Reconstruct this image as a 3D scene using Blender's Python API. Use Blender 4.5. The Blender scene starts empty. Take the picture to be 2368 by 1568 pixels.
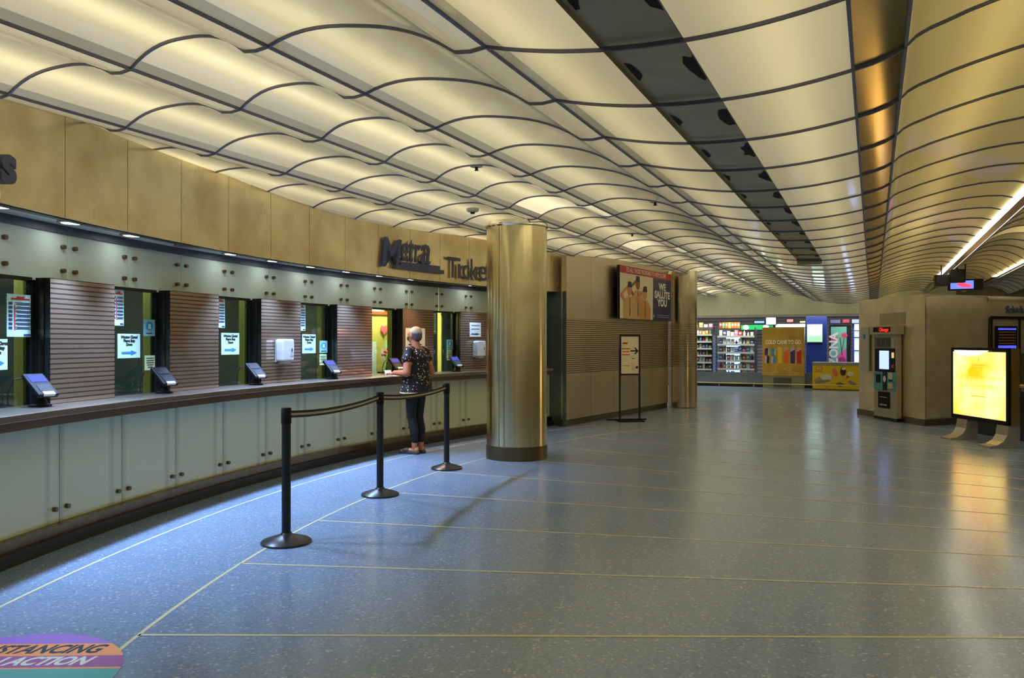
import bpy, bmesh, math, random
from mathutils import Vector, Matrix
random.seed(7)
R = math.radians
sc = bpy.context.scene
COL = sc.collection

# ------------------------------------------------------------------ camera, world, exposure
FPX, VH, EYE = 1806.0, 790.0, 1.45
cam_data = bpy.data.cameras.new('camera')
cam_data.sensor_width = 36.0
cam_data.lens = 36.0 * FPX / 2368.0
cam_data.shift_y = (VH - 784.0) / 2368.0
cam_data.clip_end = 200
cam = bpy.data.objects.new('camera', cam_data)
COL.objects.link(cam)
cam.location = (0, 0, EYE)
cam.rotation_euler = (R(90), 0, 0)
sc.camera = cam
w = bpy.data.worlds.new('world'); sc.world = w; w.use_nodes = True
w.node_tree.nodes['Background'].inputs[0].default_value = (0.50, 0.45, 0.36, 1)
w.node_tree.nodes['Background'].inputs[1].default_value = 0.3
sc.view_settings.view_transform = 'Standard'
sc.view_settings.look = 'None'
sc.view_settings.gamma = 1.0
sc.view_settings.exposure = 0.3
try:
    sc.cycles.use_denoising = True
    sc.cycles.max_bounces = 7
    sc.cycles.sample_clamp_indirect = 6.0
except Exception:
    pass

CEIL_EMIT = 0.24          # base glow of the luminous ceiling panels
TUBE_W = 50.0             # watts of one tube run above a vault
DOWN_W = 220.0             # one downlight over the counter

def strip_light(name, loc, rot, sx, sy, power, color):
    l = bpy.data.lights.new(name, 'AREA'); l.shape = 'RECTANGLE'; l.size = sx; l.size_y = sy
    l.energy = power; l.color = color
    o = bpy.data.objects.new(name, l); COL.objects.link(o)
    o.location = loc; o.rotation_euler = rot
    return o

# ------------------------------------------------------------------ plan geometry
TH = R(24.8)
AX = Vector((math.sin(TH), math.cos(TH)))      # along the ceiling ribs
BX = Vector((math.cos(TH), -math.sin(TH)))     # across them
CX, CY = 10.624, 3.762                          # centre of the curved ticket wall
def st(t, s, z=0.0):
    p = AX * s + BX * t
    return (p.x, p.y, z)
def pol(r, deg, z=0.0):
    a = R(deg)
    return (CX - r * math.cos(a), CY + r * math.sin(a), z)
def polrot(deg):
    return R(90 - deg)
def ph(u, r):                                   # angle on circle r at which the sight line u meets the wall
    k = (u - 1184.0) / FPX
    a = 1 + k * k; b = -2 * (k * CX + CY); c = CX * CX + CY * CY - r * r
    d = (-b + math.sqrt(b * b - 4 * a * c)) / (2 * a)
    return math.degrees(math.atan2(d - CY, CX - k * d)), d
def phz(u, v, r):
    p, d = ph(u, r)
    return p, EYE - (v - VH) * d / FPX
def tu(u, s):                                   # t on the plane s
    k = (u - 1184.0) / FPX
    d = s / (AX.y + AX.x * k)
    return (BX.x * k + BX.y) * d, d
def tz(u, v, s):
    t, d = tu(u, s)
    return t, EYE - (v - VH) * d / FPX

# ------------------------------------------------------------------ materials
def lin(c):
    return tuple(((x / 255.0) / 12.92 if x / 255.0 <= 0.04045 else ((x / 255.0 + 0.055) / 1.055) ** 2.4) for x in c)
def newmat(name):
    m = bpy.data.materials.new(name); m.use_nodes = True
    return m, m.node_tree, m.node_tree.nodes['Principled BSDF']
MC = {}
def pm(name, rgb, rough=0.5, metal=0.0, emit=None, es=1.0, var=0.06, scale=12.0, coat=0.0, spec=None):
    """plain principled material with a little procedural variation; rgb in 0..255"""
    if name in MC: return MC[name]
    m, nt, p = newmat(name)
    c = lin(rgb)
    if var > 0:
        tc = nt.nodes.new('ShaderNodeTexCoord'); n = nt.nodes.new('ShaderNodeTexNoise')
        n.inputs['Scale'].default_value = scale; n.inputs['Detail'].default_value = 3
        nt.links.new(tc.outputs['Object'], n.inputs['Vector'])
        r = nt.nodes.new('ShaderNodeValToRGB')
        r.color_ramp.elements[0].position = 0.3; r.color_ramp.elements[1].position = 0.7
        r.color_ramp.elements[0].color = (*[x * (1 - var) for x in c], 1)
        r.color_ramp.elements[1].color = (*[min(1, x * (1 + var)) for x in c], 1)
        nt.links.new(n.outputs['Fac'], r.inputs['Fac']); nt.links.new(r.outputs['Color'], p.inputs['Base Color'])
    else:
        p.inputs['Base Color'].default_value = (*c, 1)
    p.inputs['Roughness'].default_value = rough; p.inputs['Metallic'].default_value = metal
    p.inputs['Coat Weight'].default_value = coat
    if spec is not None: p.inputs['Specular IOR Level'].default_value = spec
    if emit is not None:
        p.inputs['Emission Color'].default_value = (*lin(emit), 1)
        p.inputs['Emission Strength'].default_value = es
    MC[name] = m
    return m
def steel(name, rgb, rough=0.25, amp=0.12, sx=30, sz=0.6, bump=0.0, stains=0.0):
    """brushed sheet steel with vertical grain and soft smudges"""
    if name in MC: return MC[name]
    m, nt, p = newmat(name)
    tc = nt.nodes.new('ShaderNodeTexCoord'); mp = nt.nodes.new('ShaderNodeMapping')
    mp.inputs['Scale'].default_value = (sx, sx, sz)
    n = nt.nodes.new('ShaderNodeTexNoise'); n.inputs['Scale'].default_value = 1.0; n.inputs['Detail'].default_value = 4
    nt.links.new(tc.outputs['Object'], mp.inputs['Vector']); nt.links.new(mp.outputs['Vector'], n.inputs['Vector'])
    n2 = nt.nodes.new('ShaderNodeTexNoise'); n2.inputs['Scale'].default_value = 2.2; n2.inputs['Detail'].default_value = 5
    nt.links.new(tc.outputs['Object'], n2.inputs['Vector'])
    mr = nt.nodes.new('ShaderNodeMapRange'); mr.inputs['To Min'].default_value = rough - amp * .6; mr.inputs['To Max'].default_value = rough + amp
    nt.links.new(n.outputs['Fac'], mr.inputs['Value']); nt.links.new(mr.outputs['Result'], p.inputs['Roughness'])
    r = nt.nodes.new('ShaderNodeValToRGB'); c = lin(rgb)
    r.color_ramp.elements[0].position = 0.35; r.color_ramp.elements[1].position = 0.68
    k = 0.08 + stains
    r.color_ramp.elements[0].color = (c[0] * (1 - k), c[1] * (1 - k * 1.1), c[2] * (1 - k * 1.3), 1)
    r.color_ramp.elements[1].color = (*[min(1, x * 1.05) for x in c], 1)
    nt.links.new(n2.outputs['Fac'], r.inputs['Fac']); nt.links.new(r.outputs['Color'], p.inputs['Base Color'])
    p.inputs['Metallic'].default_value = {'fascia_steel': .7, 'kiosk_steel': .7, 'wall_steel': .8}.get(name, 1.0)
    if bump > 0:
        b = nt.nodes.new('ShaderNodeBump'); b.inputs['Strength'].default_value = bump; b.inputs['Distance'].default_value = 0.01
        nt.links.new(n.outputs['Fac'], b.inputs['Height']); nt.links.new(b.outputs['Normal'], p.inputs['Normal'])
    MC[name] = m
    return m
def slat_mat(name, rgb, dark, period=0.035, duty=0.3, rough=0.14, metal=0.85, z0=-100, z1=100):
    """polished panel etched with fine horizontal lines between heights z0 and z1 (object space)"""
    if name in MC: return MC[name]
    m, nt, p = newmat(name)
    tc = nt.nodes.new('ShaderNodeTexCoord'); sp = nt.nodes.new('ShaderNodeSeparateXYZ')
    nt.links.new(tc.outputs['Object'], sp.inputs[0])
    def mth(op, a, b):
        x = nt.nodes.new('ShaderNodeMath'); x.operation = op
        for i, q in enumerate((a, b)):
            if isinstance(q, (int, float)): x.inputs[i].default_value = q
            elif q is not None: nt.links.new(q, x.inputs[i])
        return x.outputs[0]
    fr = mth('FRACT', mth('DIVIDE', mth('ADD', sp.outputs[2], 50.0), period), None)
    s = mth('LESS_THAN', fr, duty)
    s = mth('MULTIPLY', s, mth('MULTIPLY', mth('GREATER_THAN', sp.outputs[2], z0), mth('LESS_THAN', sp.outputs[2], z1)))
    mx = nt.nodes.new('ShaderNodeMix'); mx.data_type = 'RGBA'
    mx.inputs[6].default_value = (*lin(rgb), 1); mx.inputs[7].default_value = (*lin(dark), 1)
    nt.links.new(s, mx.inputs[0]); nt.links.new(mx.outputs[2], p.inputs['Base Color'])
    p.inputs['Metallic'].default_value = metal
    n = nt.nodes.new('ShaderNodeTexNoise'); n.inputs['Scale'].default_value = 3; nt.links.new(tc.outputs['Object'], n.inputs['Vector'])
    mr = nt.nodes.new('ShaderNodeMapRange'); mr.inputs['To Min'].default_value = rough * .7; mr.inputs['To Max'].default_value = rough * 1.4
    nt.links.new(n.outputs['Fac'], mr.inputs['Value'])
    ad = mth('ADD', mr.outputs['Result'], mth('MULTIPLY', s, 0.3))
    nt.links.new(ad, p.inputs['Roughness'])
    MC[name] = m
    return m
def glass_mat(name, tint=(215, 235, 225), refl=1.0):
    if name in MC: return MC[name]
    m = bpy.data.materials.new(name); m.use_nodes = True; nt = m.node_tree; nt.nodes.clear()
    out = nt.nodes.new('ShaderNodeOutputMaterial'); t = nt.nodes.new('ShaderNodeBsdfTransparent'); g = nt.nodes.new('ShaderNodeBsdfGlossy')
    t.inputs[0].default_value = (*lin(tint), 1); g.inputs['Roughness'].default_value = 0.02
    lw = nt.nodes.new('ShaderNodeFresnel'); lw.inputs['IOR'].default_value = 1.5
    mu = nt.nodes.new('ShaderNodeMath'); mu.operation = 'MULTIPLY'; mu.inputs[1].default_value = refl
    mx = nt.nodes.new('ShaderNodeMixShader')
    gm = nt.nodes.new('ShaderNodeNewGeometry'); iv = nt.nodes.new('ShaderNodeMath'); iv.operation = 'SUBTRACT'; iv.inputs[0].default_value = 1.0
    nt.links.new(gm.outputs['Backfacing'], iv.inputs[1]); m2 = nt.nodes.new('ShaderNodeMath'); m2.operation = 'MULTIPLY'
    nt.links.new(lw.outputs[0], mu.inputs[0]); nt.links.new(mu.outputs[0], m2.inputs[0]); nt.links.new(iv.outputs[0], m2.inputs[1]); nt.links.new(m2.outputs[0], mx.inputs[0])
    nt.links.new(t.outputs[0], mx.inputs[1]); nt.links.new(g.outputs[0], mx.inputs[2]); nt.links.new(mx.outputs[0], out.inputs[0])
    MC[name] = m
    return m
def frosted_mat(name, rgb, studs=True):
    """back-painted frosted glass; the dark studs behind it show near each end of a panel"""
    if name in MC: return MC[name]
    m, nt, p = newmat(name); c = lin(rgb)
    tc = nt.nodes.new('ShaderNodeTexCoord'); sp = nt.nodes.new('ShaderNodeSeparateXYZ')
    nt.links.new(tc.outputs['Object'], sp.inputs[0])
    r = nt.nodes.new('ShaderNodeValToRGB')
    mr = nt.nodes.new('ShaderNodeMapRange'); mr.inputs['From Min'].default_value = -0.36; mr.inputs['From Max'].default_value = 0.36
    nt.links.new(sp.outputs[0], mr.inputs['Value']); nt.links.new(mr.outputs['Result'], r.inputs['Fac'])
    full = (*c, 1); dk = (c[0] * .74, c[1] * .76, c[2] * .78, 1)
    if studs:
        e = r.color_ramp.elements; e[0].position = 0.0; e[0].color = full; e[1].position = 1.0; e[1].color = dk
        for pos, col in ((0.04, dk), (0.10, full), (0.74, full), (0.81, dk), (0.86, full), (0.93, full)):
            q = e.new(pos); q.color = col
    else:
        for q in r.color_ramp.elements: q.color = full
    n = nt.nodes.new('ShaderNodeTexNoise'); n.inputs['Scale'].default_value = 1.5
    nt.links.new(tc.outputs['Object'], n.inputs['Vector'])
    hs = nt.nodes.new('ShaderNodeHueSaturation')
    mr2 = nt.nodes.new('ShaderNodeMapRange'); mr2.inputs['To Min'].default_value = .92; mr2.inputs['To Max'].default_value = 1.08
    nt.links.new(n.outputs['Fac'], mr2.inputs['Value']); nt.links.new(mr2.outputs['Result'], hs.inputs['Value'])
    nt.links.new(r.outputs['Color'], hs.inputs['Color']); nt.links.new(hs.outputs['Color'], p.inputs['Base Color'])
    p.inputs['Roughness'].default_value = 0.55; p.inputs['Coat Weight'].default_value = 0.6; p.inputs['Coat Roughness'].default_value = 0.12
    MC[name] = m
    return m
def ceiling_mat(name, rgb, emit, strength, trans=0.5, gloss_rough=0.1):
    """thin ribbed translucent panel, lit from behind by tubes"""
    if name in MC: return MC[name]
    m = bpy.data.materials.new(name); m.use_nodes = True; nt = m.node_tree; nt.nodes.clear()
    out = nt.nodes.new('ShaderNodeOutputMaterial')
    tc = nt.nodes.new('ShaderNodeTexCoord'); mp = nt.nodes.new('ShaderNodeMapping'); mp.inputs['Rotation'].default_value = (0, 0, TH)
    nt.links.new(tc.outputs['Object'], mp.inputs['Vector'])
    wv = nt.nodes.new('ShaderNodeTexWave'); wv.bands_direction = 'Y'; wv.inputs['Scale'].default_value = 14.0
    nt.links.new(mp.outputs['Vector'], wv.inputs['Vector'])
    at = nt.nodes.new('ShaderNodeAttribute'); at.attribute_name = 'tone'
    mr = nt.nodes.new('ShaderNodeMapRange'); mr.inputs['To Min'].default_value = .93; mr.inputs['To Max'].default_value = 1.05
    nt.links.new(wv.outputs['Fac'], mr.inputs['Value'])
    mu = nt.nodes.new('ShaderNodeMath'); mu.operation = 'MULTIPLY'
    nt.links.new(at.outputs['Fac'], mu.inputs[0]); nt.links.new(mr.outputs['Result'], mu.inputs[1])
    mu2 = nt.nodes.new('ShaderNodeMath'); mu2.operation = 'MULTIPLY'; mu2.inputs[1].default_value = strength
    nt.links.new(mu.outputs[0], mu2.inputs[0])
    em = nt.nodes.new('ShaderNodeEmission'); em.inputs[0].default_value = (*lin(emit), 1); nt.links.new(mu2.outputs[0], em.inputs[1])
    df = nt.nodes.new('ShaderNodeBsdfDiffuse'); df.inputs[0].default_value = (*lin(rgb), 1)
    tr = nt.nodes.new('ShaderNodeBsdfTranslucent'); tr.inputs[0].default_value = (*lin(rgb), 1)
    mx = nt.nodes.new('ShaderNodeMixShader'); mx.inputs[0].default_value = trans
    nt.links.new(df.outputs[0], mx.inputs[1]); nt.links.new(tr.outputs[0], mx.inputs[2])
    ad = nt.nodes.new('ShaderNodeAddShader'); nt.links.new(mx.outputs[0], ad.inputs[0]); nt.links.new(em.outputs[0], ad.inputs[1])
    g = nt.nodes.new('ShaderNodeBsdfGlossy'); g.inputs['Roughness'].default_value = gloss_rough
    fr = nt.nodes.new('ShaderNodeFresnel'); fr.inputs['IOR'].default_value = 1.5
    mg = nt.nodes.new('ShaderNodeMixShader')
    nt.links.new(fr.outputs[0], mg.inputs[0]); nt.links.new(ad.outputs[0], mg.inputs[1]); nt.links.new(g.outputs[0], mg.inputs[2])
    nt.links.new(mg.outputs[0], out.inputs[0])
    MC[name] = m
    return m
def terrazzo():
    m, nt, p = newmat('blue_terrazzo')
    tc = nt.nodes.new('ShaderNodeTexCoord')
    v = nt.nodes.new('ShaderNodeTexVoronoi'); v.inputs['Scale'].default_value = 85
    nt.links.new(tc.outputs['Object'], v.inputs['Vector'])
    n = nt.nodes.new('ShaderNodeTexNoise'); n.inputs['Scale'].default_value = 1.3; n.inputs['Detail'].default_value = 6
    nt.links.new(tc.outputs['Object'], n.inputs['Vector'])
    sx = nt.nodes.new('ShaderNodeSeparateColor'); nt.links.new(v.outputs['Color'], sx.inputs[0])
    r = nt.nodes.new('ShaderNodeValToRGB'); e = r.color_ramp.elements
    base = FLOOR_RGB
    e[0].position = 0.0; e[0].color = (base[0] * .72, base[1] * .75, base[2] * .8, 1)
    e[1].position = 1.0; e[1].color = (base[0] * 2.3, base[1] * 1.75, base[2] * 1.3, 1)
    for pos, k in ((0.25, .95), (0.80, 1.05), (0.93, 1.15)):
        q = e.new(pos); q.color = (base[0] * k, base[1] * k, base[2] * k, 1)
    nt.links.new(sx.outputs[0], r.inputs['Fac'])
    hs = nt.nodes.new('ShaderNodeHueSaturation')
    mr = nt.nodes.new('ShaderNodeMapRange'); mr.inputs['To Min'].default_value = .88; mr.inputs['To Max'].default_value = 1.12
    nt.links.new(n.outputs['Fac'], mr.inputs['Value']); nt.links.new(mr.outputs['Result'], hs.inputs['Value'])
    nt.links.new(r.outputs['Color'], hs.inputs['Color']); nt.links.new(hs.outputs['Color'], p.inputs['Base Color'])
    mr2 = nt.nodes.new('ShaderNodeMapRange'); mr2.inputs['To Min'].default_value = .16; mr2.inputs['To Max'].default_value = .27
    nt.links.new(n.outputs['Fac'], mr2.inputs['Value']); nt.links.new(mr2.outputs['Result'], p.inputs['Roughness'])
    return m
FLOOR_RGB = (0.20, 0.275, 0.395)

WARM = (255, 241, 200)
M_floor = terrazzo()
M_line = pm('pale_inlay', (205, 196, 150), .35)
M_yline = pm('yellow_inlay', (180, 165, 70), .35)
M_fascia = steel('fascia_steel', (255, 234, 184), .27, .012, stains=.2, sx=3, sz=.6)
M_steel = steel('wall_steel', (222, 206, 176), .42, .08, stains=.1)
M_column = steel('column_steel', (226, 210, 164), .2, .05, sx=34, sz=.12)
def brushed(m):
    nt = m.node_tree; p = nt.nodes['Principled BSDF']; tg = nt.nodes.new('ShaderNodeTangent'); tg.direction_type = 'RADIAL'; tg.axis = 'Z'
    nt.links.new(tg.outputs[0], p.inputs['Tangent']); p.inputs['Anisotropic'].default_value = .9; p.inputs['Anisotropic Rotation'].default_value = .25
brushed(M_column)
M_kiosk = steel('kiosk_steel', (232, 216, 180), .3, .06, sx=3, sz=3, stains=.08)
M_counter = steel('counter_steel', (150, 138, 128), .34, .08)
M_apron = steel('apron_steel', (128, 112, 98), .3, .08)
M_dark = pm('dark_metal', (38, 38, 36), .4, .6)
M_black = pm('black_plastic', (15, 15, 16), .6, spec=.25)
M_blackm = pm('black_powder_coat', (20, 20, 20), .45)
M_white = pm('white_plastic', (225, 228, 228), .3)
M_paper = pm('white_paper', (216, 226, 220), .8, var=.02)
M_cyanpaper = pm('pale_green_paper', (190, 226, 212), .8, var=.02)
M_note = pm('pale_yellow_paper', (190, 210, 150), .8, var=.02)
M_ink = pm('black_ink', (24, 26, 30), .7, var=0)
M_blueink = pm('blue_ink', (40, 130, 195), .7, var=0)
M_navyink = pm('navy_ink', (52, 62, 110), .7, var=0)
M_redink = pm('red_ink', (190, 50, 45), .7, var=0)
M_letter = pm('slate_letter', (80, 86, 106), .5)
M_letter2 = pm('navy_letter', (70, 78, 118), .5)
M_soffit = pm('grey_soffit', (190, 190, 182), .4)
M_slat = slat_mat('etched_panel', (176, 154, 134), (88, 70, 58), .0365, .3, .11, .72)
M_glass = glass_mat('window_glass', (222, 236, 230), 1.6)
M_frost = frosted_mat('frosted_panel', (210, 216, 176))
M_valance = frosted_mat('valance_panel', (200, 208, 178), False)
M_bolt = steel('bolt_steel', (120, 98, 78), .3, .05)
M_rib = pm('rib_metal', (116, 118, 138), .4, .2)
M_slot = pm('dark_slot', (190, 178, 150), .8, var=.12, scale=4)
M_dirt = pm('dark_stain', (34, 32, 31), .9)
M_ceil = ceiling_mat('luminous_panel', (232, 222, 186), WARM, CEIL_EMIT)
M_ceild = ceiling_mat('unlit_panel', (190, 184, 164), WARM, .07, .3)
M_ceilr = ceiling_mat('vault_panel', (226, 206, 150), (255, 226, 140), CEIL_EMIT * .75, .45)
M_lip = steel('lip_steel', (226, 200, 142), .2, .05, sx=.5, sz=.5)
M_led = pm('white_lamp', (255, 255, 255), .4, emit=(226, 238, 255), es=14, var=0)
M_stripl = pm('strip_lamp', (255, 255, 255), .4, emit=(255, 250, 232), es=6, var=0)

# ------------------------------------------------------------------ mesh helpers
class MB:
    def __init__(s): s.v = []; s.f = []; s.mi = []; s.mats = []; s.tone = []
    def m(s, mat):
        if mat not in s.mats: s.mats.append(mat)
        return s.mats.index(mat)
    def add(s, vs, fs, mat, tone=1.0):
        o = len(s.v); s.v += [tuple(q) for q in vs]; k = s.m(mat)
        for q in fs:
            s.f.append([i + o for i in q]); s.mi.append(k); s.tone.append(tone)
        return s
    def box(s, c, d, mat, rz=0.0, rx=0.0, ry=0.0):
        x, y, z = d[0] / 2, d[1] / 2, d[2] / 2
        mt = Matrix.Translation(c) @ Matrix.Rotation(rz, 4, 'Z') @ Matrix.Rotation(ry, 4, 'Y') @ Matrix.Rotation(rx, 4, 'X')
        vs = [mt @ Vector(q) for q in ((-x, -y, -z), (x, -y, -z), (x, y, -z), (-x, y, -z), (-x, -y, z), (x, -y, z), (x, y, z), (-x, y, z))]
        return s.add(vs, [(0, 3, 2, 1), (4, 5, 6, 7), (0, 1, 5, 4), (1, 2, 6, 5), (2, 3, 7, 6), (3, 0, 4, 7)], mat)
    def cyl(s, p0, p1, r0, mat, r1=None, n=20):
        r1 = r0 if r1 is None else r1
        p0, p1 = Vector(p0), Vector(p1); d = (p1 - p0).normalized()
        a = d.orthogonal().normalized(); b = d.cross(a)
        vs = []
        for p, r in ((p0, r0), (p1, r1)):
            for i in range(n):
                t = 2 * math.pi * i / n
                vs.append(p + (a * math.cos(t) + b * math.sin(t)) * r)
        fs = [(i, (i + 1) % n, n + (i + 1) % n, n + i) for i in range(n)] + [tuple(range(n - 1, -1, -1)), tuple(range(n, 2 * n))]
        return s.add(vs, fs, mat)
    def lathe(s, prof, mat, c=(0, 0, 0), n=32):
        vs = []; fs = []
        for r, z in prof:
            for i in range(n):
                t = 2 * math.pi * i / n
                vs.append((c[0] + r * math.cos(t), c[1] + r * math.sin(t), c[2] + z))
        for j in range(len(prof) - 1):
            for i in range(n):
                fs.append((j * n + i, j * n + (i + 1) % n, (j + 1) * n + (i + 1) % n, (j + 1) * n + i))
        fs.append(tuple(range(n - 1, -1, -1))); k = (len(prof) - 1) * n; fs.append(tuple(range(k, k + n)))
        return s.add(vs, fs, mat)
    def tube(s, pts, r, mat, n=8):
        pts = [Vector(p) for p in pts]
        for i in range(len(pts) - 1): s.cyl(pts[i], pts[i + 1], r, mat, n=n)
        return s
    def poly(s, pts2, y, mat, back=None):
        """flat outline in the local XZ plane facing -Y, optionally with thickness"""
        n = len(pts2)
        a = sum(pts2[i][0] * pts2[(i + 1) % n][1] - pts2[(i + 1) % n][0] * pts2[i][1] for i in range(n))
        if a < 0: pts2 = pts2[::-1]
        vs = [(x, y, z) for x, z in pts2]
        if back is None: return s.add(vs, [tuple(range(n))], mat)
        vs += [(x, y + back, z) for x, z in pts2]
        fs = [tuple(range(n)), tuple(range(2 * n - 1, n - 1, -1))] + [(i, n + i, n + (i + 1) % n, (i + 1) % n) for i in range(n)]
        return s.add(vs, fs, mat)
    def ell(s, c, rad, mat, y=None, n=24, rot=0.0):
        pts = []
        for i in range(n):
            t = 2 * math.pi * i / n; x, z = rad[0] * math.cos(t), rad[1] * math.sin(t)
            pts.append((c[0] + x * math.cos(rot) - z * math.sin(rot), c[1] + x * math.sin(rot) + z * math.cos(rot)))
        return s.poly(pts, y, mat)
    def pbox(s, r0, r1, a0, a1, z0, z1, mat, seg=None, front=None, sides=None):
        """block curved with the ticket wall between radii r0<r1 and angles a0<a1"""
        seg = seg or max(1, int(abs(a1 - a0) / 0.7)); vs = []
        for i in range(seg + 1):
            a = a0 + (a1 - a0) * i / seg
            vs += [pol(r0, a, z0), pol(r1, a, z0), pol(r1, a, z1), pol(r0, a, z1)]
        F = {'f': [], 'o': [], 's': []}
        for i in range(seg):
            b = i * 4; c = b + 4
            F['f'].append((b, b + 3, c + 3, c))
            F['o'] += [(b + 3, b + 2, c + 2, c + 3), (b + 2, b + 1, c + 1, c + 2), (b + 1, b, c, c + 1)]
        F['s'] += [(0, 1, 2, 3), tuple(seg * 4 + q for q in (3, 2, 1, 0))]
        o = len(s.v); s.v += vs
        for key, mm in (('f', front or mat), ('o', mat), ('s', sides or mat)):
            k = s.m(mm)
            for q in F[key]:
                s.f.append([i + o for i in q[::-1]]); s.mi.append(k); s.tone.append(1.0)
        return s
    def build(s, name, parent=None, smooth=False, bevel=0.0, loc=None, rz=None, tone=False, smooth_angle=None):
        me = bpy.data.meshes.new(name); me.from_pydata(s.v, [], s.f)
        for q in s.mats: me.materials.append(q)
        me.polygons.foreach_set('material_index', s.mi)
        if smooth: me.polygons.foreach_set('use_smooth', [True] * len(s.f))
        if tone:
            at = me.attributes.new('tone', 'FLOAT', 'FACE'); at.data.foreach_set('value', s.tone)
        me.update()
        if smooth_angle is not None:
            me.set_sharp_from_angle(angle=R(smooth_angle))
        o = bpy.data.objects.new(name, me); COL.objects.link(o)
        if parent: o.parent = parent
        if loc is not None: o.location = loc
        if rz is not None: o.rotation_euler = (0, 0, rz)
        if bevel > 0:
            b = o.modifiers.new('bevel', 'BEVEL'); b.width = bevel; b.segments = 2; b.limit_method = 'ANGLE'
        return o
def tag(o, label=None, cat=None, group=None, kind=None):
    if label: o['label'] = label
    if cat: o['category'] = cat
    if group: o['group'] = group
    if kind: o['kind'] = kind
    return o
def empty(name, loc=(0, 0, 0), rz=0.0):
    o = bpy.data.objects.new(name, None); COL.objects.link(o); o.empty_display_size = .1
    o.location = loc; o.rotation_euler = (0, 0, rz)
    return o
def thing(name, label, cat, loc=(0, 0, 0), rz=0.0, group=None):
    return tag(empty(name, loc, rz), label, cat, group)
def struct(name): return tag(empty(name), kind='structure')
def copy_thing(o, label, loc, rz, group=None):
    c = o.copy(); COL.objects.link(c); c.location = loc; c.rotation_euler = (0, 0, rz); c['label'] = label
    if group: c['group'] = group
    for ch in list(o.children):
        d = ch.copy(); COL.objects.link(d); d.parent = c
        for g in list(ch.children):
            q = g.copy(); COL.objects.link(q); q.parent = d
    return c
def text(name, body, size, mat, parent, loc, ext=0.002, align='CENTER', shear=0.0, off=0.0, rot=(R(90), 0, 0), sx=1.0, space=1.0):
    cu = bpy.data.curves.new(name, 'FONT'); cu.body = body; cu.size = size; cu.extrude = ext; cu.align_x = align; cu.align_y = 'CENTER'
    cu.shear = shear; cu.offset = off; cu.space_character = space; cu.resolution_u = 4
    tmp = bpy.data.objects.new('tmp_text', cu); COL.objects.link(tmp)
    dg = bpy.context.evaluated_depsgraph_get()
    me = bpy.data.meshes.new_from_object(tmp.evaluated_get(dg))
    bpy.data.objects.remove(tmp); bpy.data.curves.remove(cu)
    me.materials.clear(); me.materials.append(mat)
    o = bpy.data.objects.new(name, me); COL.objects.link(o); o.parent = parent; o.location = loc; o.rotation_euler = rot
    o.scale = (sx, 1, 1)
    return o

# ------------------------------------------------------------------ floor
fl = MB().add([(-20, -12, 0), (26, -12, 0), (26, 42, 0), (-20, 42, 0)], [(0, 1, 2, 3)], M_floor).build('floor')
tag(fl, kind='structure')
def arc_line(r, a0, a1, wd, mat, c=(CX, CY), name='inlay_line'):
    mb = MB(); n = max(8, int(abs(a1 - a0) / 1.0)); vs = []; fs = []
    for i in range(n + 1):
        a = R(a0 + (a1 - a0) * i / n)
        for q in (r - wd / 2, r + wd / 2): vs.append((c[0] - q * math.cos(a), c[1] + q * math.sin(a), .0012))
    for i in range(n): fs.append((2 * i, 2 * i + 1, 2 * i + 3, 2 * i + 2))
    mb.add(vs, [f[::-1] for f in fs], mat)
    return mb.build(name, fl)
arc_line(13.43, -40, 47, .022, M_line)
arc_line(12.47, -40, 75, .022, M_line)
for k in range(-3, 14):
    a = 0.45 + 5.72 * k
    p0 = Vector(pol(12.47, a, .0012)); p1 = Vector(pol(2.5, a, .0012)); d = (p1 - p0).normalized(); n = Vector((-d.y, d.x, 0)) * .011
    MB().add([p0 - n, p1 - n, p1 + n, p0 + n], [(0, 1, 2, 3)], M_line).build('inlay_line', fl)
arc_line(7.6, 70, 112, .025, M_yline)
for (cx, cy, rr) in ((5.0, 17.6, 1.0), (7.4, 17.4, 1.0)):
    arc_line(rr, 0, 360, .022, M_yline, (cx, cy), 'inlay_ring')

# ------------------------------------------------------------------ curved ticket wall
A0, A1 = -32.0, 44.6
wl = struct('wall_left')
MB().pbox(14.06, 14.16, A0, A1, .13, .93, M_dark).build('wall_core', wl)
MB().pbox(13.89, 14.12, A0, A1, 0, .085, pm('black_kick', (34, 31, 27), .35)).build('kick_plate', wl)
MB().pbox(13.93, 14.1, A0, A1, .085, .155, steel('kick_steel', (120, 100, 72), .25, .06)).build('kick_trim', wl)
JS = 2.83
def flat_panel(name, r, a0, a1, z0, z1, th, mat, parent, bolts=()):
    am = (a0 + a1) / 2; wdt = 2 * r * math.sin(R(a1 - a0) / 2) - .006
    mb = MB().box((0, th / 2, (z1 - z0) / 2), (wdt, th, z1 - z0), mat)
    o = mb.build(name, parent, loc=pol(r, am, z0), rz=polrot(am), bevel=.002)
    for bx, bz in bolts:
        x = (wdt / 2 - .06) * bx
        MB().cyl((x, -.028, bz), (x, 0, bz), .017, M_bolt, n=14).build('bolt', o)
    return o
k0 = -14
for i in range(k0, 14):
    a = 7.63 + JS * i
    if a + JS > A1 + 1.2: break
    vis = i >= -2
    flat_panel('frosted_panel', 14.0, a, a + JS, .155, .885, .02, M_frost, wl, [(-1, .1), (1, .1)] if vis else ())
flat_panel('frosted_panel', 14.0, 7.63 + JS * 13, A1, .155, .885, .02, M_frost, wl)

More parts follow.
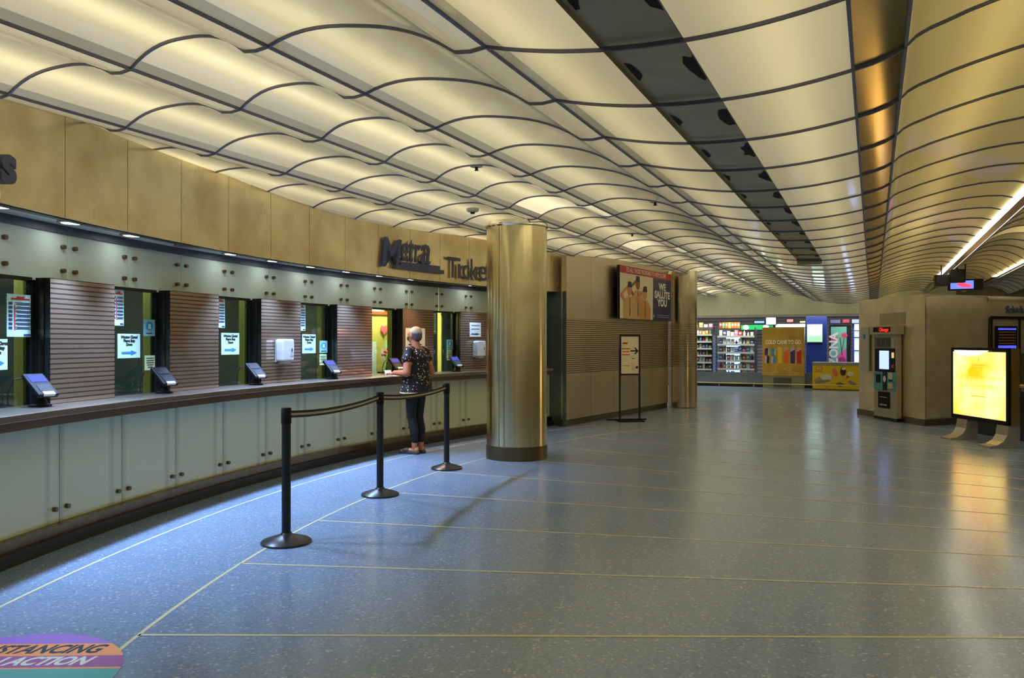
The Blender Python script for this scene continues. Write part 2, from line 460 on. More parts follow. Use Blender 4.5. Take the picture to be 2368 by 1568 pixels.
# fascia, soffit, valance above the windows
tr = struct('trim_1')
for i in range(k0, 14):
    a = 6.75 + 2.85 * i
    b = min(a + 2.85, 45.5)
    if a > 45.0: break
    am = (a + b) / 2
    mb = MB(); n = 4
    vs = []
    for j in range(n + 1):
        q = a + .012 + (b - a - .024) * j / n
        for zz in (2.305, 3.02):
            p = Vector(pol(13.8, q, zz)); vs.append(p)
        for zz in (2.305, 3.02): vs.append(Vector(pol(13.83, q, zz)))
    fs = []
    for j in range(n):
        c = j * 4; e = c + 4
        fs += [(c, e, e + 1, c + 1), (c + 2, c + 3, e + 3, e + 2), (c, c + 2, e + 2, e), (c + 1, e + 1, e + 3, c + 3)]
    fs += [(0, 1, 3, 2), tuple(n * 4 + q for q in (0, 2, 3, 1))]
    mb.add(vs, fs, M_fascia); mb.build('fascia_panel', tr)
MB().pbox(13.835, 13.9, A0, 45.0, 2.3, 3.02, M_dark).build('fascia_core', tr)
sf = struct('trim_2')
MB().pbox(13.81, 17.0, A0, 45.0, 2.325, 2.36, M_soffit).build('soffit', sf)
MB().pbox(14.165, 14.20, A0, 45.0, 2.262, 2.325, pm('rail_grey', (70, 70, 74), .5)).build('valance_rail', sf)
vl = struct('trim_3')
for i in range(k0, 13):
    a = 8.9 + 2.815 * i
    if a > 43: break
    b = min(a + 2.815, 44.6)
    flat_panel('valance_panel', 14.18, a, b, 1.893, 2.275, .012, M_valance, vl,
               [(-1, .27), (1, .27), (-1, .09), (1, .09)] if i >= -2 else ())

# counter
ct = thing('ticket_counter', 'long curved grey metal counter running below all the ticket windows', 'counter')
MB().pbox(13.71, 14.195, A0, 43.6, .952, .997, M_counter).build('worktop', ct, bevel=.004)
MB().pbox(13.80, 14.05, A0, 43.6, .885, .952, M_apron).build('apron', ct)
for aa in (42.9,):
    MB().pbox(13.80, 13.99, aa, aa + .35, .74, .885, M_apron).build('bracket', ct)

# windows and piers
WIN = [(4.75, 7.59), (10.45, 13.33), (16.2, 19.01), (21.86, 24.71), (27.62, 30.33), (33.18, 35.77)]
NUM = ['4', '5', '6', '7', '8', '9']
M_pside = pm('pier_side', (48, 52, 48), .25, .5)
M_wframe = steel('window_frame_steel', (88, 80, 64), .35, .05)
pw = struct('wall_front')
edges = [(-32, WIN[0][0])] + [(WIN[i][1], WIN[i + 1][0]) for i in range(5)] + [(WIN[5][1], 44.3)]
for a, b in edges:
    MB().pbox(14.07, 14.22, a, b, .997, 1.91, M_pside, front=M_slat, sides=M_pside).build('etched_pier', pw, smooth=True, smooth_angle=30)
for i, (a, b) in enumerate(WIN):
    wn = struct('window_%d' % (i + 1))
    f = MB()
    f.pbox(14.19, 14.23, b - .16, b, .997, 1.91, M_pside)
    f.pbox(14.115, 14.14, b - .035, b, .997, 1.91, M_wframe)
    f.pbox(14.17, 14.18, b - .03, b, .997, 1.91, M_black)
    f.pbox(14.18, 14.23, a, b - .16, 1.885, 1.91, M_dark)
    f.build('window_frame', wn)
    MB().pbox(14.20, 14.206, a, b - .16, .997, 1.9, M_glass).build('pane', wn)
    pa, pz = phz([62, 352, 570, 748, 907, 1021][i], [668, 691, 707, 722, 726, 730][i], 14.2)
    e = text('window_number', NUM[i], .1, M_ink, wn, pol(14.195, pa, pz), .001)
    e.rotation_euler = (R(90), 0, polrot(pa))
# office behind the windows
ofc = struct('wall_back')
MB().pbox(15.9, 16.0, A0, 45, 0, 2.33, pm('office_wall', (88, 106, 110), .8)).build('office_wall', ofc)
MB().pbox(14.2, 15.9, A0, 45, .0, .02, pm('office_floor', (50, 52, 50), .8)).build('office_floor', ofc)
M_ypart = pm('yellow_partition', (250, 226, 120), .6)
for i, u in enumerate([57, 350, 568, 746, 907, 1022]):
    pa, _ = ph(u, 14.5)
    MB().pbox(14.5, 14.58, pa - .06, pa + .06, 0, 2.3, M_ypart).build('yellow_post', ofc)
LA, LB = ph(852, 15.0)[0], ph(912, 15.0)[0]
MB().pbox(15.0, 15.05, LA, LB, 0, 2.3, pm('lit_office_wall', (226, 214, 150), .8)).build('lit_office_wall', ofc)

# lamps of the ticket hall: counter downlights
def make_downlight(a, label, on=True):
    t = thing('downlight', label, 'downlight', pol(13.985, a, 2.325), polrot(a), 'recessed downlights in the soffit above the counter')
    MB().lathe([(.10, 0), (.10, -.008), (.082, -.012), (.078, -.004)], steel('downlight_ring', (140, 140, 135), .3, .05), n=28).build('trim_ring', t, smooth=False)
    MB().lathe([(.076, -.003), (.07, -.009), (.001, -.011)], M_led if on else pm('dead_lens', (70, 70, 68), .3), n=28).build('lens', t)
    return t
dl_u = [5, 165, 313, 440, 548, 645, 732, 813, 885, 960, 1095]
dl_w = ['at the far left under the letter s', 'above ticket window 4 and its timetable', 'above ticket window 5', 'above the slatted panel right of window 5', 'above ticket window 6',
        'above the left hand soap dispenser', 'above ticket window 7', 'above the panel left of the woman', 'above the lit ticket window', 'above the panel right of the woman', 'left of the steel column above the last panel']
for i, u in enumerate(dl_u):
    a = 5.2 + 2.85 * i if i < 10 else 36.6
    on = i != 3
    make_downlight(a, ('small round white downlight ' if on else 'small round unlit downlight ') + dl_w[i], on)
    if on:
        l = bpy.data.lights.new('downlight_lamp', 'SPOT'); l.energy = DOWN_W; l.color = (.4, .6, 1.0) if i not in (8, 9) else (1.0, .62, .35)
        l.spot_size = R(96); l.spot_blend = .6; l.shadow_soft_size = .06
        o = bpy.data.objects.new('downlight_lamp', l); COL.objects.link(o); o.location = pol(13.87, a, 2.29); o.rotation_euler = (R(-12), 0, polrot(a))
        if i >= 8: l.energy = DOWN_W * .3
l = bpy.data.lights.new('unseen_office_lamp', 'AREA'); l.energy = 42; l.size = .4; l.color = (1, .9, .6)
o = bpy.data.objects.new('unseen_office_lamp', l); COL.objects.link(o); o.location = pol(14.72, (LA + LB) / 2 - .6, 2.28)
for a in (3.0, 8.5, 14.5, 20.3, 33.0, 38.0):  # unseen lamps added to brighten the closed offices and the yellow posts
    l = bpy.data.lights.new('unseen_office_lamp', 'AREA'); l.energy = 5; l.size = .4; l.color = (.82, .96, 1)
    o = bpy.data.objects.new('unseen_office_lamp', l); COL.objects.link(o); o.location = pol(14.75, a, 2.28)

# ------------------------------------------------------------------ ceiling
ce = struct('ceiling')
S0, S1, DS, SREF = -6.0, 26.0, 0.81, 2.98
cuts = [S0] + [SREF + DS * k for k in range(-11, 29) if S0 < SREF + DS * k < S1] + [S1]
M_shaded_edge = ceiling_mat('shaded_panel_edge', (206, 196, 164), WARM, .13, .22)  # shade beside the ribs, put into a darker, weaker-glowing panel material
def vault(prof, mat, name='vault_panel', tones=None, dim=1.0, edge=0):
    """one run of ceiling panels with cross-section prof [(t, h)], a tone per panel"""
    mb = MB()
    n = len(prof)
    for ci in range(len(cuts) - 1):
        tone = dim * random.choice((.8, .9, 1.0, 1.0, 1.1, 1.2))
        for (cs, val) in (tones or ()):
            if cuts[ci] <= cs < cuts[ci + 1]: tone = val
        vs = []
        for s in (cuts[ci], cuts[ci + 1]):
            vs += [st(t, s, EYE + h) for t, h in prof]
        mb.add(vs, [(j, n + j, n + j + 1, j + 1) for j in range(edge, n - 1)], mat, tone)
        if edge: mb.add(vs, [(j, n + j, n + j + 1, j + 1) for j in range(edge)], M_shaded_edge, 1.0)
    me = mb.build(name, ce, smooth=True, tone=True)
    return me
def arch(tl, hl, tr_, hr, sag, lip=.15, n=14, pw_=2.6):
    pts = []
    e = tr_ - lip
    for i in range(n + 1):
        u = i / n
        pts.append((tl + (e - tl) * u, hl + (hr - hl) * u + sag * (1 - abs(2 * u - 1) ** pw_)))
    if lip > 0: pts += [(tr_ - lip * .5, hr - .008), (tr_, hr)]
    return pts
ribs = [(-10.0, 1.49), (-8.95, 1.49), (-7.9, 1.49), (-6.8, 1.49), (-5.75, 1.49), (-4.70, 1.485), (-3.66, 1.485), (-2.70, 1.455), (-1.50, 1.265), (-0.08, 1.215)]
sag = [.1, .1, .1, .1, .1, .1, .12, .11, None]
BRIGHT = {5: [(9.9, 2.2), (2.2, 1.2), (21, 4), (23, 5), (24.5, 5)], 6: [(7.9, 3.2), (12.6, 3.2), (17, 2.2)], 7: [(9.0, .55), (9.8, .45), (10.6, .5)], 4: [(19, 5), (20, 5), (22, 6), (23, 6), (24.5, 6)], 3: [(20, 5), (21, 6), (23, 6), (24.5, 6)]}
profs = []
for i in range(len(ribs) - 2):
    p = arch(*ribs[i], *ribs[i + 1], sag[i]); profs.append(p)
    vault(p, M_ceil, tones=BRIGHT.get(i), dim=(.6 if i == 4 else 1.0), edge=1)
# shallow trough between the last two ribs, interrupted by the dark slot
def trough(t): 
    u = (t + 1.5) / 1.42
    return 1.265 + (1.215 - 1.265) * u - .082 * (1 - abs(2 * u - 1) ** 2)
SL0, SL1, SLE = -.99, -.655, 11.9
pl = [(-1.5 + (SL0 + 1.5) * i / 6, trough(-1.5 + (SL0 + 1.5) * i / 6)) for i in range(7)]
pr = [(SL1 + (-.08 - SL1) * i / 8, trough(SL1 + (-.08 - SL1) * i / 8)) for i in range(9)]
pmid = [(SL0 + (SL1 - SL0) * i / 4, trough(SL0 + (SL1 - SL0) * i / 4)) for i in range(5)]
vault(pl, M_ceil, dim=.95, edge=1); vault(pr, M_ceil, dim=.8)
mb = MB()
n = 5; vs = []
for s in (SLE, S1): vs += [st(t, s, EYE + h) for t, h in pmid]
mb.add(vs, [(j, n + j, n + j + 1, j + 1) for j in range(n - 1)], M_ceil, .8); mb.build('vault_panel', ce, smooth=True, tone=True)
mb = MB(); vs = []
for s in (S0, SLE): vs += [st(t, s, EYE + h + .025) for t, h in pmid]
mb.add(vs, [(j, n + j, n + j + 1, j + 1) for j in range(n - 1)], M_slot)
for t in (SL0, SL1):
    h = trough(t); mb.add([st(t, S0, EYE + h), st(t, SLE, EYE + h), st(t, SLE, EYE + h + .03), st(t, S0, EYE + h + .03)], [(0, 1, 2, 3)], M_slot)
mb.add([st(SL0, SLE, EYE + 1.1), st(SL1, SLE, EYE + 1.1), st(SL1, SLE, EYE + 1.3), st(SL0, SLE, EYE + 1.3)], [(0, 1, 2, 3)], M_slot)
slot = mb.build('dark_slot', ce)
mb = MB()
for k in range(-6, 11):
    for side in (0, 1):
        s = SREF + DS * (k + .5) + random.uniform(-.03, .03)
        t0 = (SL0, SL1)[side]; dr = (1, -1)[side]; lg = (.12, .2)[side]; wd = (.035, .06)[side]
        pts = []
        for q in range(14):
            a = 2 * math.pi * q / 14; rr = random.uniform(.7, 1.15)
            x = t0 + dr * (.02 + wd * max(0, math.cos(a)) * rr); y = s + lg * math.sin(a) * rr
            pts.append(st(x, y, EYE + trough(x) + .022))
        mb.add(pts, [tuple(range(14))], M_dirt)
mb.build('dark_stain', ce)
# steel lip, right-hand vaults, light strips
LIP = [(-.08, 1.215), (.0, 1.232), (.07, 1.255), (.13, 1.285)]
vault(LIP, M_lip, 'steel_lip')
V1 = [(.13, 1.285), (.17, 1.325), (.22, 1.35), (.28, 1.37), (.37, 1.402), (.47, 1.43), (.63, 1.47), (.78, 1.5), (.94, 1.52), (1.08, 1.525), (1.21, 1.518), (1.31, 1.49)]
vault(V1, M_ceilr, dim=1.05)
V2 = arch(1.47, 1.45, 2.38, 1.42, .17, 0, 14, 2.2)
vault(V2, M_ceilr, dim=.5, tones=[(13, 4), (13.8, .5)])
V3 = arch(2.5, 1.40, 3.5, 1.35, .2, 0, 14, 2.2)
vault(V3, M_ceild)
V4 = arch(3.5, 1.35, 5.4, 1.35, .25, 0, 14, 2.2); vault(V4, M_ceild)
V5 = arch(5.4, 1.35, 7.6, 1.35, .25, 0, 14, 2.2); vault(V5, M_ceilr, dim=.6)
vault([(1.40, 1.49), (1.47, 1.45)], M_lip, 'steel_lip'); vault([(2.46, 1.42), (2.5, 1.40)], M_lip, 'steel_lip')
for (ta, tb, h, lab) in ((1.31, 1.40, 1.49, 'long bright strip lamp in the ceiling right of the golden vault'), (2.38, 2.46, 1.42, 'short bright strip lamp near the right edge above the dark vault')):
    mb = MB(); vs = []
    for s in (S0, 20.0): vs += [st(ta, s, EYE + h), st(tb, s, EYE + h), st(tb, s, EYE + h + .03), st(ta, s, EYE + h + .03)]
    mb.add(vs, [(0, 1, 5, 4), (1, 2, 6, 5), (2, 3, 7, 6), (3, 0, 4, 7), (0, 3, 2, 1), (4, 5, 6, 7)], M_stripl)
    tag(mb.build('strip_lamp'), lab, 'lamp')
# long ribs and cross ribs
def sweep(pts, wd, ht, mat, side):
    """flat bar below a line of points; side = horizontal unit vector across it"""
    mb = MB(); vs = []; sd = Vector((side.x, side.y, 0)) * wd / 2
    for p in pts:
        p = Vector(p); vs += [p - sd + Vector((0, 0, .004)), p + sd + Vector((0, 0, .004)), p + sd * .8 - Vector((0, 0, ht)), p - sd * .8 - Vector((0, 0, ht))]
    fs = []
    for i in range(len(pts) - 1):
        a = i * 4; b = a + 4
        for j in range(4): fs.append((a + j, a + (j + 1) % 4, b + (j + 1) % 4, b + j))
    fs += [(3, 2, 1, 0), tuple((len(pts) - 1) * 4 + j for j in range(4))]
    return mb.add(vs, fs, mat)
for t, h in ribs[1:] + [(.13, 1.285), (1.47, 1.45), (2.5, 1.4), (3.5, 1.35), (5.4, 1.35)]:
    sweep([st(t, S0, EYE + h), st(t, S1, EYE + h)], .016, .012, M_rib, BX).build('long_rib', ce)
allp = []
for p in profs + [pl, pmid, pr, LIP, V1]: allp += p[:-1]
allp.append(V1[-1])
allp2 = V2[:]; allp3 = V3[:-1] + V4[:-1] + V5
for s in cuts[1:-1]:
    for ap, wd in ((allp, .014), (allp2, .012), (allp3, .012)):
        sweep([st(t, s, EYE + h) for t, h in ap], wd, .014, M_rib, AX).build('cross_rib', ce)
# roof slab above and fluorescent runs above the translucent panels
MB().add([st(-11, S0 - .2, 3.5), st(8, S0 - .2, 3.5), st(8, 30, 3.5), st(-11, 30, 3.5)], [(0, 1, 2, 3)], pm('roof_slab', (150, 146, 136), .9)).build('roof_slab', ce)
for i in range(3, len(ribs) - 2):
    t0, h0 = ribs[i]
    strip_light('tube_run', st(t0 + .30, 10, EYE + h0 + .26), (0, 0, -TH), .05, 32, TUBE_W, (1, .92, .69))
for t, h in ((-1.25, 1.38), (-.35, 1.36)):
    strip_light('tube_run', st(t, 10, EYE + h), (0, 0, -TH), .05, 32, TUBE_W * .6, (1, .88, .58))
strip_light('tube_run', st(.5, 10, EYE + 1.65), (0, 0, -TH), .05, 32, TUBE_W * .8, (1, .85, .5))

# ------------------------------------------------------------------ other walls
WA, WB = Vector((.927, 13.293)), Vector((3.421, 17.116))
wd_ = (WB - WA).normalized(); wn_ = Vector((-wd_.y, wd_.x))
ws = struct('wall_steel_back'); ws.name = 'wall_right'
M_wslat = slat_mat('etched_steel', (222, 208, 182), (104, 94, 78), .036, .36, .33, 1.0, .886, 1.845)
ang = math.atan2(wd_.y, wd_.x); LW = (WB - WA).length
def wallpt(x, y=0, z=0):
    p = WA + wd_ * x + wn_ * y
    return (p.x, p.y, z)
npan = 5; pwid = LW / npan
for i in range(npan):
    MB().box((pwid / 2, .05, 1.575), (pwid - .006, .1, 2.92 - .0), M_wslat).build('steel_panel', ws, loc=wallpt(i * pwid, 0, .0), rz=ang)
for o_ in ws.children: o_.location.z = 0.0
MB().box((LW / 2, .06, .06), (LW, .16, .12), M_apron).build('base_trim', ws, loc=wallpt(0, .04, 0), rz=ang)
MB().box((LW / 2 + .25, .3, 1.5), (LW - .5, .38, 3.0), M_dark).build('wall_core', ws, loc=wallpt(0, 0, 0), rz=ang)
# return at the counter end
p44 = Vector(pol(14.3, 44.75, 0)); ret = MB()
d_ = (p44.xy - WA); n_ = Vector((d_.y, -d_.x)).normalized() * .02
ret.add([(WA.x, WA.y, 0), (p44.x, p44.y, 0), (p44.x, p44.y, 2.31), (WA.x, WA.y, 2.31), (WA.x + n_.x * -1, WA.y - n_.y, 0), (p44.x - n_.x, p44.y - n_.y, 0), (p44.x - n_.x, p44.y - n_.y, 2.31), (WA.x - n_.x, WA.y - n_.y, 2.31)],
        [(0, 1, 2, 3), (7, 6, 5, 4), (0, 4, 5, 1), (3, 2, 6, 7), (0, 3, 7, 4), (1, 5, 6, 2)], pm('glass_return', (92, 104, 100), .12, .2, coat=.5)).build('end_panel', ws)
# round nose at the end of the steel wall
rc = Vector((3.78, 17.28)); 
mb = MB(); mb.lathe([(.31, .02), (.31, 3.0)], M_column, (rc.x, rc.y, 0), 48)
ncol = tag(mb.build('wall_nose', smooth=True, smooth_angle=40), 'rounded steel column ending the slatted steel wall beside the poster', 'column', kind='thing')
ncol.data.materials[0] = slat_mat('etched_nose', (214, 202, 170), (130, 120, 100), .036, .36, .2, 1.0, .886, 1.845)
# surfaces out of frame that close the hall
def plane_wall(name, t0, s0, t1, s1, mat, z1=3.4):
    o = MB().add([st(t0, s0, 0), st(t1, s1, 0), st(t1, s1, z1), st(t0, s0, z1)], [(0, 1, 2, 3)], mat).build(name)
    return tag(o, kind='structure')
M_plain = pm('plain_wall', (170, 150, 115), .5)
plane_wall('wall_east', 8, -6, 8, 30, M_plain)
plane_wall('wall_rear', 2.2, 26.1, 8, 26.1, M_plain)
plane_wall('wall_south', -11, -6, 8, -6, M_plain)

# ------------------------------------------------------------------ steel column
col = thing('steel_column', 'large round brushed steel column standing in the middle of the hall', 'column', (.06, 9.8, 0))
col['kind'] = 'thing'
MB().lathe([(.378, .17), (.378, 2.86), (.372, 2.90)], M_column, n=72).build('shaft', col, smooth=True, smooth_angle=40)
MB().lathe([(.386, 0), (.386, .17)], steel('column_base_steel', (120, 104, 76), .35, .05), n=72).build('base_band', col, smooth=True, smooth_angle=40)
MB().lathe([(.378, 2.86), (.395, 2.875), (.395, 2.9), (.38, 2.935)], pm('polished_ring', (235, 230, 210), .1, 1.0), n=64).build('collar', col, smooth=True, smooth_angle=30)
for a in (235,):
    MB().box((.379 * math.cos(R(a)), .379 * math.sin(R(a)), 1.52), (.004, .002, 2.7), M_dark, rz=R(a)).build('seam', col)

# ------------------------------------------------------------------ things on the ticket wall
WINNAME = ['ticket window 4', 'ticket window 5', 'ticket window 6', 'ticket window 7', 'the lit ticket window', 'the window next to the steel column']
def on_wall(name, label, cat, u0, u1, v0, v1, r, group=None):
    """a flat sheet on the wall; returns thing, width, height (local -Y faces the hall)"""
    a0, _ = ph(u0, r); a1, _ = ph(u1, r); am = (a0 + a1) / 2
    uc = (u0 + u1) / 2
    _, zt = phz(uc, v0, r); _, zb = phz(uc, v1, r)
    wdt = 2 * r * math.sin(R(a1 - a0) / 2)
    t = thing(name, label, cat, pol(r, am, (zt + zb) / 2), polrot(am), group)
    return t, wdt, zt - zb
PAPER = [None]
def sheet(t, wd, ht, mat, name='paper'):
    PAPER[0] = MB().box((0, 0, 0), (wd, .003, ht), mat).build(name, t)
ARROW = [(-.5, -.16), (.1, -.16), (.1, -.4), (.5, 0), (.1, .4), (.1, .16), (-.5, .16)]
def arrow(t, cx, cz, wd, ht, mat):
    return MB().poly([(cx + x * wd, cz + z * ht) for x, z in ARROW], -.0035, mat).build('arrow', PAPER[0])
GR = 14.194
closed = [(-34, 17, 784, 856, 'closed notice at the left picture edge in ticket window 4'),
          (272, 324, 772, 828, 'closed notice with blue arrow in ticket window 5'),
          (512, 553, 770, 820, 'closed notice with blue arrow in ticket window 6'),
          (699, 730, 773, 817, 'closed notice with blue arrow in ticket window 7')]
for u0, u1, v0, v1, lab in closed:
    t, wd, ht = on_wall('paper_notice', 'pale green ' + lab, 'notice', u0, u1, v0, v1, GR, 'window closed notices')
    sheet(t, wd, ht, M_cyanpaper)
    for k, s in enumerate(('Window Closed', 'Please Step', 'Down')):
        text('lettering', s, ht * .15, M_ink, PAPER[0], (0, -.003, ht * (.36 - .15 * k)), .0004, off=.002, sx=min(1, wd / ht * 1.05))
    arrow(t, 0, -ht * .28, wd * .68, ht * .26, M_blueink)
tables = [(16, 76, 681, 779, 'full timetable sheet taped high in ticket window 4'), (262, 286, 670, 753, 'timetable sheet partly hidden by the slatted panel in ticket window 5'),
          (500, 520, 690, 758, 'timetable sheet mostly hidden at the left edge of ticket window 6'), (690, 706, 704, 765, 'timetable sheet mostly hidden at the left edge of ticket window 7'),
          (991, 1008, 724, 772, 'timetable sheet at the left edge of the window next to the steel column')]
for u0, u1, v0, v1, lab in tables:
    t, wd, ht = on_wall('timetable_sheet', 'pale green ' + lab, 'timetable', u0, u1, v0, v1, GR, 'timetables taped inside the windows')
    sheet(t, wd, ht, M_cyanpaper)
    mb = MB()
    mb.box((0, -.003, ht * .43), (wd * .3, .001, .012), M_redink); mb.box((0, -.003, ht * .39), (wd * .7, .001, .012), M_redink)
    for k in range(7):
        z = ht * (.28 - .095 * k)
        mb.box((-wd * .38, -.003, z), (wd * .14, .001, ht * .06), M_navyink)
        for q in range(3): mb.box((wd * .12, -.003, z + ht * (.022 - .022 * q)), (wd * (.66, .5, .6)[(k + q) % 3], .001, ht * .012), M_navyink)
    mb.box((-wd * .22, -.003, -ht * .05), (.008, .001, ht * .6), M_redink)
    mb.box((wd * .28, -.003, -ht * .455), (wd * .3, .001, .014), M_navyink)
    mb.build('printed_table', PAPER[0])
masks = [(332, 358, 739, 777, 'ticket window 5'), (739, 757, 788, 816, 'ticket window 7'), (1033, 1047, 785, 808, 'the window next to the steel column')]
for u0, u1, v0, v1, lab in masks:
    t, wd, ht = on_wall('picture_notice', 'small blue-green picture notice on the glass of ' + lab, 'notice', u0, u1, v0, v1, GR - .004, 'picture notices on the glass')
    sheet(t, wd, ht, pm('teal_paper', (120, 182, 178), .7))
    m = MB().ell((0, ht * .1), (wd * .32, ht * .26), M_blueink, -.003); m.ell((0, ht * .14), (wd * .12, ht * .1), M_cyanpaper, -.004); m.poly([(-wd * .16, -ht * .06), (wd * .16, -ht * .06), (wd * .12, ht * .06), (-wd * .12, ht * .06)], -.004, M_cyanpaper)
    m.box((0, -.003, -ht * .34), (wd * .6, .001, .008), M_navyink); m.build('pictogram', PAPER[0])
notes = [(335, 358, 822, 856, 'ticket window 5'), (739, 755, 819, 844, 'ticket window 7'), (1033, 1045, 809, 833, 'the window next to the steel column')]
for u0, u1, v0, v1, lab in notes:
    t, wd, ht = on_wall('paper_note', 'small pale yellow written note on the glass of ' + lab, 'note', u0, u1, v0, v1, GR - .004, 'yellow notes on the glass')
    sheet(t, wd, ht, M_note); m = MB()
    for k in range(5): m.box((0, -.003, ht * (.32 - .15 * k)), (wd * (.8, .7, .76, .6, .5)[k], .001, .006), M_navyink)
    m.build('handwriting', PAPER[0])
for u0, u1, v0, v1, ink, lab in ((938, 983, 759, 806, M_navyink, 'white direction sheet with navy arrow on the slatted panel right of the woman\'s head'),
                                 (1086, 1112, 746, 779, M_ink, 'white direction sheet with black arrow on the slatted panel above the right soap dispenser')):
    t, wd, ht = on_wall('direction_sheet', lab, 'notice', u0, u1, v0, v1, 14.062)
    sheet(t, wd, ht, M_paper); m = MB()
    for k, z in enumerate((.3, .05)): m.box((0, -.003, ht * z), (wd * .7, .001, ht * .06), pm('grey_ink', (110, 112, 115), .7, var=0))
    m.build('printed_line', PAPER[0])
    arrow(t, 0, -ht * .3, wd * .72, ht * .2, ink)
def make_dispenser(uc, vt, vb, label):
    a, _ = ph(uc, 14.06); _, zt = phz(uc, vt, 14.0); _, zb = phz(uc, vb, 14.0); h = zt - zb
    t = thing('soap_dispenser', label, 'soap dispenser', pol(14.066, a, zb), polrot(a), 'soap dispensers on the slatted panels')
    MB().box((0, -.005, h * .52), (.2, .01, h * .9), pm('dispenser_plate', (170, 172, 170), .4)).build('back_plate', t)
    prof = [(-.095, h * .12), (.095, h * .12), (.1, h * .5), (.1, h * .93), (.085, h), (-.085, h), (-.1, h * .93), (-.1, h * .5)]
    cov = MB().poly(prof, -.11, M_white, .1).build('cover', t, bevel=.012)
    MB().box((0, -.055, h * .06), (.12, .08, h * .12), pm('dispenser_base', (160, 164, 164), .3)).build('drip_base', t, bevel=.004)
    m = MB(); m.ell((.055, h * .55), (.01, .022), M_ink, -.1115); m.box((.055, -.111, h * .36), (.05, .001, .03), pm('pale_sticker', (196, 206, 214), .5)); m.build('sensor_window', cov)
    return t
make_dispenser(650, 784, 841, 'white soap dispenser on the slatted panel between windows 6 and 7')
make_dispenser(1103, 788, 829, 'white soap dispenser on the slatted panel beside the steel column')

# card terminals
def make_terminal(u, label, screen):
    a, _ = ph(u, 14.02)
    t = thing('card_terminal', label, 'card terminal', pol(14.02, a, .998), polrot(a) + R(-18), 'card terminals on the counter')
    MB().lathe([(.07, 0), (.075, .012), (.05, .02), (.03, .06), (.03, .09)], M_black, n=20).build('stand', t)
    bod = MB().box((0, 0, .145), (.15, .235, .035), M_black, rx=R(38)).build('body', t, bevel=.01)
    mt = Matrix.Translation((0, 0, .145)) @ Matrix.Rotation(R(38), 4, 'X')
    def tilted(name, c, d, mat):
        p = mt @ Vector(c)
        return MB().box(tuple(p), d, mat, rx=R(38)).build(name, bod)
    tilted('screen', (0, .055, .019), (.115, .075, .003), screen)
    tilted('keypad', (0, -.05, .019), (.09, .075, .004), pm('keypad_grey', (40, 41, 46), .6, spec=.25))
    tilted('card_slot', (0, -.105, .013), (.08, .03, .02), pm('receipt_white', (190, 190, 190), .6))
    pts = [(-.07, .08, .2), (-.12, .1, .19), (-.15, .12, .1), (-.15, .12, .02), (-.11, .16, .006)]
    MB().tube(pts, .004, M_black, 6).build('cord', t)
    return t
M_scr = pm('blue_screen', (30, 34, 90), .6, emit=(80, 90, 225), es=.55, var=0, spec=.1)
M_off = pm('dark_screen', (22, 24, 30), .5, var=0, spec=.2)
for u, w_, s_ in ((93, 'at ticket window 4 with lit screen', M_scr), (380, 'at ticket window 5 with dark screen', M_off), (592, 'at ticket window 6 with dark screen', M_off), (768, 'at ticket window 7 with lit blue screen', M_scr),
                  (917, 'at the lit window in front of the woman', M_scr), (1055, 'at the window next to the steel column', M_scr)):
    make_terminal(u, 'black card payment terminal ' + w_, s_)

# inside the lit window
a8 = 29.0
t = thing('notice_board', 'yellow-tan pin board on the back wall inside the lit ticket window', 'notice board', pol(14.98, ph(890, 14.98)[0], .9), polrot(ph(890, 14.98)[0]))
brd = MB().box((0, 0, .47), (.62, .03, 1.0), pm('tan_board', (196, 176, 92), .8)).build('board', t)
MB().box((0, -.01, .98), (.64, .05, .05), pm('red_wood', (140, 62, 38), .5)).build('top_rail', t)
MB().box((.1, -.02, .32), (.26, .003, .5), M_note).build('pinned_sheet', brd)
MB().box((-.27, -.02, .3), (.12, .003, .5), M_paper).build('pinned_sheet', brd)
hp = []
for i in range(32):
    q = 2 * math.pi * i / 32; hp.append((.0052 * 16 * math.sin(q) ** 3, +.0052 * (13 * math.cos(q) - 5 * math.cos(2 * q) - 2 * math.cos(3 * q) - math.cos(4 * q))))
_, hz = phz(889, 762, 14.94)
ha, _ = ph(889, 14.94)
tag(MB().poly(hp, 0, pm('pink_paper', (232, 96, 110), .7), .004).build('paper_heart', loc=pol(14.94, ha, hz), rz=polrot(ha)), 'pink paper heart pinned up inside the lit ticket window', 'heart')
t = thing('wall_clock', 'round white wall clock at the top of the lit ticket window', 'clock', pol(14.985, ph(897, 14.985)[0], 2.08), polrot(ph(897, 14.985)[0]))
MB().cyl((0, 0, 0), (0, -.03, 0), .16, M_black, n=32).build('rim', t)
dial = MB().cyl((0, -.031, 0), (0, -.034, 0), .145, M_paper, n=32).build('dial', t)
m = MB().box((0, -.036, .04), (.008, .002, .09), M_ink); m.box((.03, -.036, 0), (.07, .002, .008), M_ink); m.build('hands', dial)
fa, _ = ph(898, 14.7)
t = thing('flower_vase', 'green glass vase with red and pink flowers inside the lit window', 'vase', pol(14.7, fa, 1.0), polrot(fa))
MB().lathe([(.035, 0), (.045, .05), (.03, .12), (.036, .15)], pm('green_glass', (110, 150, 120), .1, coat=.5), n=20).build('vase', t, smooth=True)
